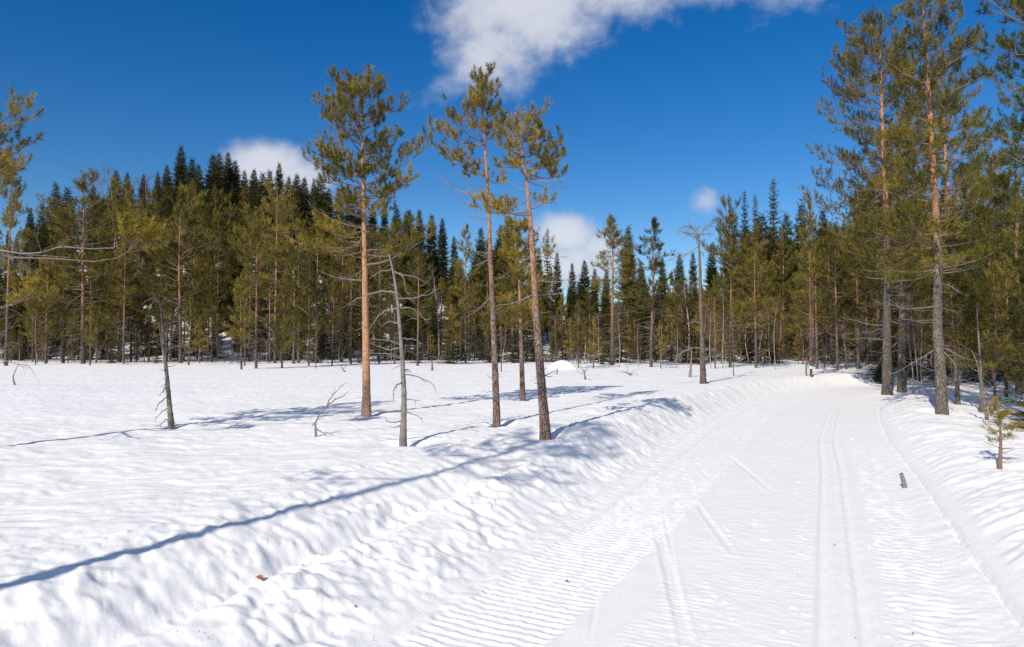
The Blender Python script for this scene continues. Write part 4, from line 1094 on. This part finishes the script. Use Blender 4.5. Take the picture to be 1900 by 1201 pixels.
L_ = [  # px, foot, top, form, label
    (11, 679, 300, PA[1], 'tall thin pine at the left edge of the photo, rising clear into the sky', .8),
    (66, 677, 560, PD[0], 'short starved pine with a forked dead top near the left edge', .9),
    (85, 675, 470, PB[0], 'dark bushy pine, second trunk in from the left photo edge', 1),
    (117, 674, 400, PA[2], 'straight grey trunked pine left of the thickest dark trunk', .9),
    (154, 675, 340, PE[0], 'broad crowned pine on the thickest dark trunk of the left forest edge', 1.15),
    (167, 678, 566, PC[0], 'little yellow green pine standing before the thick dark trunk', .9),
    (222, 672, 365, PE[1], 'reddish trunked pine just behind the grey one, left of the crooked dead stem', 1),
    (229, 675, 440, PA[1], 'grey trunked pine with a bare lower stem, left of the crooked dead stem', .9),
    (253, 671, 513, PB[1], 'rounded light pine right behind the crooked dead stem', .75),
    (335, 674, 385, PE[1], 'pine with a wide rounded crown right of the crooked dead stem', 1.1),
    (350, 678, 560, PC[1], 'young golden pine in front of the rounded crown pine', 1),
    (385, 672, 470, PA[0], 'orange stemmed pine left of the white snow gap', .9),
    (448, 686, 515, PB[2], 'small golden pine right of the white snow gap, furthest out in the snow', 1.05),
    (454, 679, 500, PD[1], 'thin pine stem just behind the small golden pine', .8),
    (475, 684, 398, PA[1], 'tall slim pine rising over the golden one, right of the snow gap', .95),
    (510, 674, 350, PE[2], 'pine with red bark high up, between the snow gap and the orange trunked pine', .9),
    (523, 683, 541, PB[0], 'low broad pine with branches near the snow, left of the orange trunked pine', 1.1),
    (554, 674, 420, PE[0], 'dense pine behind the twig that leans out of the snow', 1),
    (573, 679, 490, PB[1], 'bushy olive pine to the left behind the orange trunked pine', .85),
    (586, 684, 600, PD[0], 'thin half dead pine at the edge, left of the orange trunked pine', .9),
    (616, 679, 520, PA[0], 'medium pine with bare stem close left of the orange trunked pine', .9),
    (634, 672, 430, PA[1], 'grey pine right beside the orange trunk in the forest wall', 1),
    (651, 676, 500, PD[1], 'twiggy dead looking pine hidden behind the orange trunk', 1),
    (705, 672, 440, PE[0], 'pine between the orange trunk and the silver snag', 1),
    (732, 676, 520, PA[3], 'slender pine directly behind the silver snag', .8),
    (775, 679, 470, PE[2], 'pine with many dead twigs right of the silver snag', 1),
    (837, 674, 580, PC[0], 'small dense pine left of the slim straight pine', 1),
    (864, 675, 424, PA[0], 'tall pine with a red stem just left of the slim straight pine', .85),
    (930, 690, 560, PD[0], 'thin bare stemmed pine right behind the slim straight pine', .8),
    (1073, 683, 560, PB[0], 'small pine with an orange stem beside the snow mound', .9),
    (1101, 684, 600, PC[1], 'low young pine right of the snow mound', 1.1),
    (1136, 678, 408, PA[1], 'tall open crowned pine, first of the pair against the blue sky', 1.45),
    (1208, 681, 414, PA[0], 'tall pine with a tapering crown, second of the pair against the blue sky', 1.3),
    (1226, 684, 606, PC[0], 'young green pine at the foot of the second tall pine', .9),
    (1327, 684, 520, PD[1], 'thin red stem right of the broken topped dead pine', .8),
    (1355, 682, 395, PE[1], 'golden green bushy pine right of the broken topped dead pine', .8),
    (1361, 697, 560, PD[0], 'slim stem standing out in the snow before the bushy pine', .6),
    (1403, 683, 463, PE[0], 'olive pine with an orange stem left of the banded trail pine', 1.05),
    (1554, 687, 440, PA[2], 'pine with an orange stem, first right of the banded trail pine', 1.0),
    (1570, 685, 470, PA[0], 'close twin pine stem, second right of the banded trail pine', .9),
    (1593, 685, 420, PA[3], 'leaning dark pine, third right of the banded trail pine', .9),
    (1631, 694, 330, PE[2], 'grey trunked pine just left of the pine at the bend', 1),
    (1862, 690, 300, PA[2], 'pine with a grey lichen trunk in the shade by the right photo edge', 1.1),
]
for (px, by, ty, f, lab, wd) in L_:
    by_pixels(f, px, by, ty, 'pine_tree', lab, 'pine tree', G_EDGE, wd)
# the pine that carries the trail's paint bands
bp = by_pixels(PA[1], 1505, 699, 380, 'pine_tree', 'slender trail pine with a red band and a pale blue band on its stem', 'pine tree', G_EDGE, .72)
s = bp.scale[0]; hb = bp.scale[2]
for nm_, colr, py in (('red_band', (.38, .06, .045), 666), ('blue_band', (.45, .62, .72), 682)):
    m, nt, bb = mat(nm_ + '_paint'); bb.inputs['Base Color'].default_value = (*colr, 1); bb.inputs['Roughness'].default_value = .6
    z = (at_y(1505, py, bp.location[1])[2] - bp.location[2]) / hb
    tube = MB(); dz = .055 / hb
    tv = np.empty(len(PA[1].parts[0][1].vertices) * 3, np.float32); PA[1].parts[0][1].vertices.foreach_get('co', tv); tv = tv.reshape(-1, 3)
    near = tv[np.argsort(np.abs(tv[:, 2] - z))[:8]]
    ctr = (near.max(0) + near.min(0)) / 2; rr_ = np.abs(near[:, :2] - ctr[:2]).max()
    rr_ *= 1.0; tubes(tube, [np.array([(ctr[0], ctr[1], z + k_ * dz) for k_ in (-1, -.3, .3, 1)])], [np.full(4, rr_ * 1.05)], 12)
    tube.build(nm_, m, bp)
pp = ground(1496, 697)
post = MB(); tubes(post, [np.array([(0, 0, -.3), (0, 0, .3), (.01, 0, .62), (.012, 0, .66)])], [np.array([.035, .034, .032, .004])], 8)
po = post.build('trail_post', M_DARKWOOD); po.location = pp
tag(po, 'short brown post beside the banded trail pine', 'post')

def birch(px, by, ty, lab, f, wd=1.0, group='bare birches at the forest edge', Y=None):
    by_pixels(BI[f], px, by, ty, 'birch_tree', lab, 'birch', group, wd, Y)
birch(279, 671, 560, 'crooked pale birch stem behind the crooked dead stem', 0)
birch(854, 674, 590, 'leaning white birch between the snag and the slim straight pine', 1)
birch(1149, 682, 580, 'thin pale birch at the foot of the first tall sky pine', 2)
birch(1183, 682, 600, 'white forked birch between the two tall sky pines', 0)
birch(1256, 684, 600, 'thin upright birch left of the broken topped dead pine', 1)
birch(1319, 684, 570, 'bent pale birch close right of the broken topped dead pine', 2)
birch(1342, 684, 540, 'straight white birch before the bushy golden pine', 0, .8)
birch(1437, 686, 560, 'white birch left of the banded trail pine', 1, .8)
birch(185, 0, 318, 'bare lilac birch crown on the skyline over the broad crowned pine', 0, 1.2, 'bare birches on the hill', 86)
birch(205, 0, 312, 'bare birch crown on the skyline right of the lilac one', 1, 1.0, 'bare birches on the hill', 90)
birch(270, 0, 330, 'reddish bare birch on the hill beside the dark spruces', 2, 1.4, 'bare birches on the hill', 84)
birch(815, 0, 500, 'reddish bare birch in the forest gap right of the silver snag', 1, 1.4, 'bare birches at the forest edge', 62)
birch(1275, 0, 520, 'bare grey birch thicket behind the broken topped dead pine', 2, 1.6, 'bare birches at the forest edge', 52)

# spruces on the skyline of the hill and behind the bog
SKY = [(98, 345), (120, 352), (210, 318), (231, 322), (262, 326), (288, 322), (305, 308), (331, 274), (352, 296), (364, 308), (391, 290), (402, 286), (419, 285), (432, 300), (450, 318), (468, 316), (484, 322), (497, 318), (515, 304), (533, 330), (548, 326), (562, 332), (580, 334), (592, 326), (608, 352), (626, 350), (648, 362), (668, 372), (690, 380), (712, 378), (735, 386), (757, 392), (778, 398), (800, 400), (820, 408), (842, 440),
       (892, 425), (929, 420), (943, 412), (1000, 460), (1016, 425), (1034, 470), (1062, 490), (1085, 486), (1104, 500), (1126, 500), (1167, 424), (1190, 490), (1230, 480), (1262, 474), (1287, 470), (1322, 455), (1360, 396), (1384, 356), (1404, 364), (1438, 334), (1462, 400), (1490, 380), (1530, 390)]
def nth(i):
    w_ = ['first', 'second', 'third', 'fourth', 'fifth', 'sixth', 'seventh', 'eighth', 'ninth', 'tenth', 'eleventh', 'twelfth', 'thirteenth', 'fourteenth', 'fifteenth', 'sixteenth', 'seventeenth', 'eighteenth', 'nineteenth']
    tens = {2: 'twent', 3: 'thirt', 4: 'fort', 5: 'fift', 6: 'sixt', 7: 'sevent'}
    if i <= 19: return w_[i - 1]
    t, u_ = divmod(i, 10)
    return tens[t] + ('ieth' if u_ == 0 else 'y-' + w_[u_ - 1])
ih = ib = 0
for i, (px, ty) in enumerate(SKY):
    if px < 850:
        Y = 92 + 16 * rngF.rand() if px > 180 else 80; ih += 1
        lab = 'dark spruce tip on the wooded hill skyline, %s from the left' % nth(ih); g = 'spruces along the hill skyline'
        f = SA[rngF.randint(3)]
    else:
        Y = 74 + 14 * rngF.rand(); ib += 1
        lab = 'dark spruce tip against the sky behind the bog, %s from the left' % nth(ib); g = 'spruces along the low skyline'
        f = ST[0] if px in (1384, 1404, 1438, 1016) else SA[rngF.randint(4)]
    by_pixels(f, px, 0, ty, 'spruce_tree', lab, 'spruce', g, rngF.uniform(.85, 1.15) * (.8 if px > 850 else 1), Y)
sx_ = np.array([-80, 0] + [a for a, b_ in SKY] + [1600, 1700, 1800, 1950, 2000]); sy_ = np.array([400, 390] + [b_ for a, b_ in SKY] + [360, 330, 330, 330, 330])
def sky_at(px):
    k = np.abs(sx_ - px) < 45
    return float(sy_[k].max()) if k.any() else float(np.interp(px, sx_, sy_))
# the wall of trees behind the edge (the order of planting decides which copies HIDDEN leaves out), row by row
def row(x0, x1, step, Yr, forms, low, name, label, cat, group, wide=1.0, skip=None, count=True):
    px = x0; cnt_ = 0
    while px < x1:
        x = px + rngF.uniform(-.4, .4) * step
        Y = rngF.uniform(*Yr)
        ty = sky_at(x) + rngF.uniform(*low)
        if skip is None or not skip(x):
            cnt_ += not hidden_next(); by_pixels(forms[rngF.randint(len(forms))], x, 0, ty, name, label + (', %s from left' % nth(cnt_) if count else ''), cat, group, wide * rngF.uniform(.85, 1.2), Y)
        px += step
gap_ = lambda x: 410 < x < 438
row(-70, 870, 21, (84, 104), SA + PB[:1], (14, 60), 'spruce_tree', 'dark tree packed into the shaded slope of the wooded hill', 'tree', 'spruces filling the hillside', 1.0)
row(-70, 870, 24, (70, 84), SA + PA + PE, (50, 120), 'spruce_tree', 'dark tree filling the foot of the wooded hill behind the edge pines', 'tree', 'trees at the foot of the hill', 1.0)
row(-80, 900, 34, (56, 68), PA + PE + PB, (70, 190), 'pine_tree', 'olive pine in the second row behind the bog edge, left half', 'pine tree', 'second row pines left of the twin pines', 1.0, gap_, True)
row(-80, 900, 30, (50, 62), PB + PD + PA, (130, 240), 'pine_tree', 'lower twiggy pine crowded behind the bog edge, left half', 'pine tree', 'lower pines behind the left bog edge', .95, gap_, True)
row(880, 1660, 24, (66, 82), SA + PB, (12, 70), 'spruce_tree', 'dense dark tree filling the forest behind the middle bog edge', 'tree', 'trees filling the middle forest', 1.0)
row(880, 1660, 30, (52, 64), PB + PE + PA, (40, 130), 'pine_tree', 'olive pine in the second row behind the middle bog edge', 'pine tree', 'second row pines right of the twin pines', 1.0, None, True)
row(1040, 1660, 38, (46, 56), SB + PC + PD, (150, 200), 'young_tree', 'young tree under the taller pines of the middle bog edge', 'young tree', 'young trees under the middle pines', 1.2, None, True)
row(1500, 2010, 26, (34, 58), PB + PE + PA, (0, 90), 'pine_tree', 'crowded tree in the wall behind the big right pines', 'tree', 'trees behind the right hand pines', 1.1)
row(1700, 2060, 30, (22, 34), PB + PE, (40, 160), 'pine_tree', 'shaded bushy pine among the right hand trees beyond the bank', 'pine tree', 'shaded pines on the right', 1.1, None, True)
row(1780, 2120, 46, (15, 22), PB, (80, 200), 'pine_tree', 'dark bushy pine close to the right photo edge', 'pine tree', 'dark pines by the right edge', 1.0, None, True)
row(860, 1680, 19, (80, 100), SA, (25, 75), 'spruce_tree', 'dark spruce far back in the middle of the forest', 'spruce', 'spruces far behind the middle bog edge', 1.0)
row(1640, 2100, 20, (30, 46), SA + PB, (60, 200), 'spruce_tree', 'dark tree deep in the shade of the right hand forest', 'tree', 'trees deep in the right hand forest', 1.1)
row(860, 1690, 13, (100, 130), SA, (40, 95), 'spruce_tree', 'dark spruce in the last rows of the forest beyond the bog', 'spruce', 'spruces in the last rows beyond the bog', 1.0)
for px_, ty_, Y_ in ((428, 400, 84), (440, 430, 80), (418, 440, 78), (434, 480, 75)):
    by_pixels(SA[px_ % 3], px_, 0, ty_, 'spruce_tree', {428: 'tallest dark spruce on the slope above the white snow gap', 440: 'dark spruce above the right rim of the white snow gap', 418: 'dark spruce above the left rim of the white snow gap', 434: 'lowest dark spruce right over the white snow gap'}[px_], 'spruce', 'spruces above the snow gap', 1.0, Y_)
def low_row(x0, x1, step, Yr, h, forms, name, label, cat, group):
    px = x0; cnt_ = 0
    while px < x1:
        x = px + rngF.uniform(-.45, .45) * step; Y = rngF.uniform(*Yr)
        q_ = at_y(x, 640, Y)
        if Yr[0] > 70 or not (408 < x < 440): cnt_ += not hidden_next(); plant(forms[rngF.randint(len(forms))], (q_[0], Y, float(H(q_[0], Y))), rngF.uniform(*h), name, label + ', %s from left' % nth(cnt_), cat, group, rngF, rngF.uniform(.9, 1.5))
        px += step
low_row(-90, 900, 27, (60, 72), (2.2, 4.5), SB, 'young_spruce', 'small dark spruce in the shade under the left forest', 'young spruce', 'young spruces under the left forest')
low_row(-90, 900, 19, (74, 98), (4, 8), SA, 'spruce_tree', 'smaller dark spruce covering the lower slope of the hill', 'spruce', 'spruces covering the lower hill')
low_row(-90, 900, 22, (62, 74), (3, 6.5), SB + SA, 'spruce_tree', 'young dark spruce at the foot of the hill behind the pines', 'spruce', 'spruces at the foot of the hill')
low_row(860, 1700, 24, (52, 66), (2.0, 4.5), SB, 'young_spruce', 'small dark spruce in the shade under the middle forest', 'young spruce', 'young spruces under the middle forest')
low_row(1640, 2050, 28, (26, 44), (1.6, 3.6), SB, 'young_spruce', 'small dark spruce in the shade under the right forest', 'young spruce', 'young spruces under the right forest')
BJ = [birch_form(420 + i, 4, .028, M_BIRCH, .22, 22) for i in range(3)]
low_row(1040, 1660, 28, (46, 56), (1.6, 4.6), BJ, 'birch_tree', 'thin bare birch sapling in the grey tangle along the middle forest edge', 'birch', 'bare birch saplings along the middle forest edge')
low_row(-60, 1000, 46, (49, 60), (1.2, 3.6), BJ, 'birch_tree', 'thin bare birch sapling in the shade along the left forest edge', 'birch', 'bare birch saplings along the left forest edge')
low_row(1650, 2000, 30, (22, 40), (1.6, 4.0), BJ, 'birch_tree', 'thin bare birch sapling among the right hand trunks', 'birch', 'bare birch saplings among the right hand trunks')
low_row(1040, 1650, 21, (47, 57), (1.2, 3.3), SB + PC + PC, 'young_conifer', 'waist high young conifer between the trunks of the middle forest edge', 'young conifer', 'young conifers along the middle forest edge')
low_row(-70, 1000, 34, (50, 62), (1.2, 3.8), SB + PC, 'young_conifer', 'waist high young conifer in the shade of the left forest edge', 'young conifer', 'young conifers along the left forest edge')
PG = [pine_form(260 + i, 7, .10, (.12, .2)[i], 1.9, Opt(ts=.14, nk=26, wid=.09, dens=5, gap3=.2, l3=(.1, .24), lenf=.74, bend=.3, n1=7, k1=4, k2=3, minr=.004), .40, dead=18, el=(0, 45), bulge=.25, needle=M_NEEDLE_GREEN) for i in range(2)]
for a_, b_, c_, i_, lab in ((1893, 728, 268, 0, 'bushy green pine filling the right edge above the little sapling'), (1836, 716, 330, 1, 'green pine with low hanging boughs behind the leaning dark dead stems'), (1962, 765, 300, 1, 'bushy green pine mostly cut off by the right photo edge')):
    by_pixels(PG[i_], a_, b_, c_, 'pine_tree', lab, 'pine tree', 'bushy green pines at the right edge', 1.05)
for a_, b_, c_, lab in ((1691, 732, 560, 'thin dark birch sapling beside the pine at the bend'), (1704, 733, 540, 'pink stemmed birch sapling between the big right pines'), (1714, 735, 590, 'pale birch sapling left of the lichen spotted pine')):
    by_pixels(BJ[a_ % 3], a_, b_, c_, 'birch_tree', lab, 'birch', 'birch saplings between the right pines', .8)
# the two things close by the right edge
snag('dead_sapling', 'dark leaning dead stem in the shade right of the lichen spotted pine', None, [(1822, 720), (1818, 660), (1814, 600), (1812, 560)], 2.8,
     [(660, [(1806, 650), (1795, 640)], .2), (700, [(1840, 712), (1850, 730)], .1), (640, [(1830, 630)], -.2), (735, [(1838, 742), (1848, 738)], .1)], (M_DARKWOOD, M_DARKWOOD), 51, 'dead tree', pos=ground(1820, 764), nsmall=16, dens=6)
snag('dead_sapling', 'second dark dead stem, bent against the leaning one by the right edge', None, [(1826, 745), (1818, 700), (1812, 670), (1802, 650)], 2.2,
     [(720, [(1840, 735), (1862, 738)], .1), (690, [(1808, 684)], .1)], (M_DARKWOOD, M_DARKWOOD), 52, 'dead tree', pos=ground(1832, 780), nsmall=10, dens=6)
pS = ground(1936, 800)
by_pixels(SB[0], 1936, 800, 560, 'young_spruce', 'green young spruce reaching in low at the right edge beside the sapling', 'young spruce', None, 1.25)

# the forest goes on past the left edge of the frame
row(-300, -75, 26, (82, 100), SA, (10, 60), 'spruce_tree', 'dark spruce on the hill just past the left photo edge', 'spruce', 'spruces past the left photo edge', 1.1)
row(-300, -75, 24, (58, 74), PA + PE + SA, (40, 140), 'pine_tree', 'tree at the bog edge just past the left photo edge', 'tree', 'trees past the left photo edge', 1.1)
# thin bare sticks and brush that nobody could count, along the forest edge
rng = np.random.RandomState(91); w = Wood()
for i in range(1000):
    x = rng.uniform(-80, 1700); Y = rng.uniform(49, 62) if x < 1640 else rng.uniform(24, 50)
    if x > 1500: Y = rng.uniform(32, 52)
    q_ = at_y(x, 640, Y); p = np.array((q_[0], Y, float(H(q_[0], Y)) - .1))
    L = rng.uniform(.4, 2.6) * (1 if rng.rand() < .7 else 1.6)
    d = ldir(rng.rand() * 6.3, RAD(rng.uniform(40, 88)))
    P1 = grow(p, d, L, 5, .1, .16, rng); tn = rng.rand()
    w.add(P1, .008 + .006 * L * rng.rand(), .004, 3, tn)
    for j in range(rng.randint(2, 6)):
        jj = rng.randint(1, 5)
        w.add(grow(P1[jj], nrm(P1[jj] - P1[jj - 1]) + rng.randn(3) * .6, L * rng.uniform(.15, .4), 4, .1, .18, rng), .005, .003, 3, tn)
um = MB(); w.into(um)
tag(um.build('undergrowth', M_BRUSH), 'thin bare brush along the foot of the forest', None, None, 'stuff')
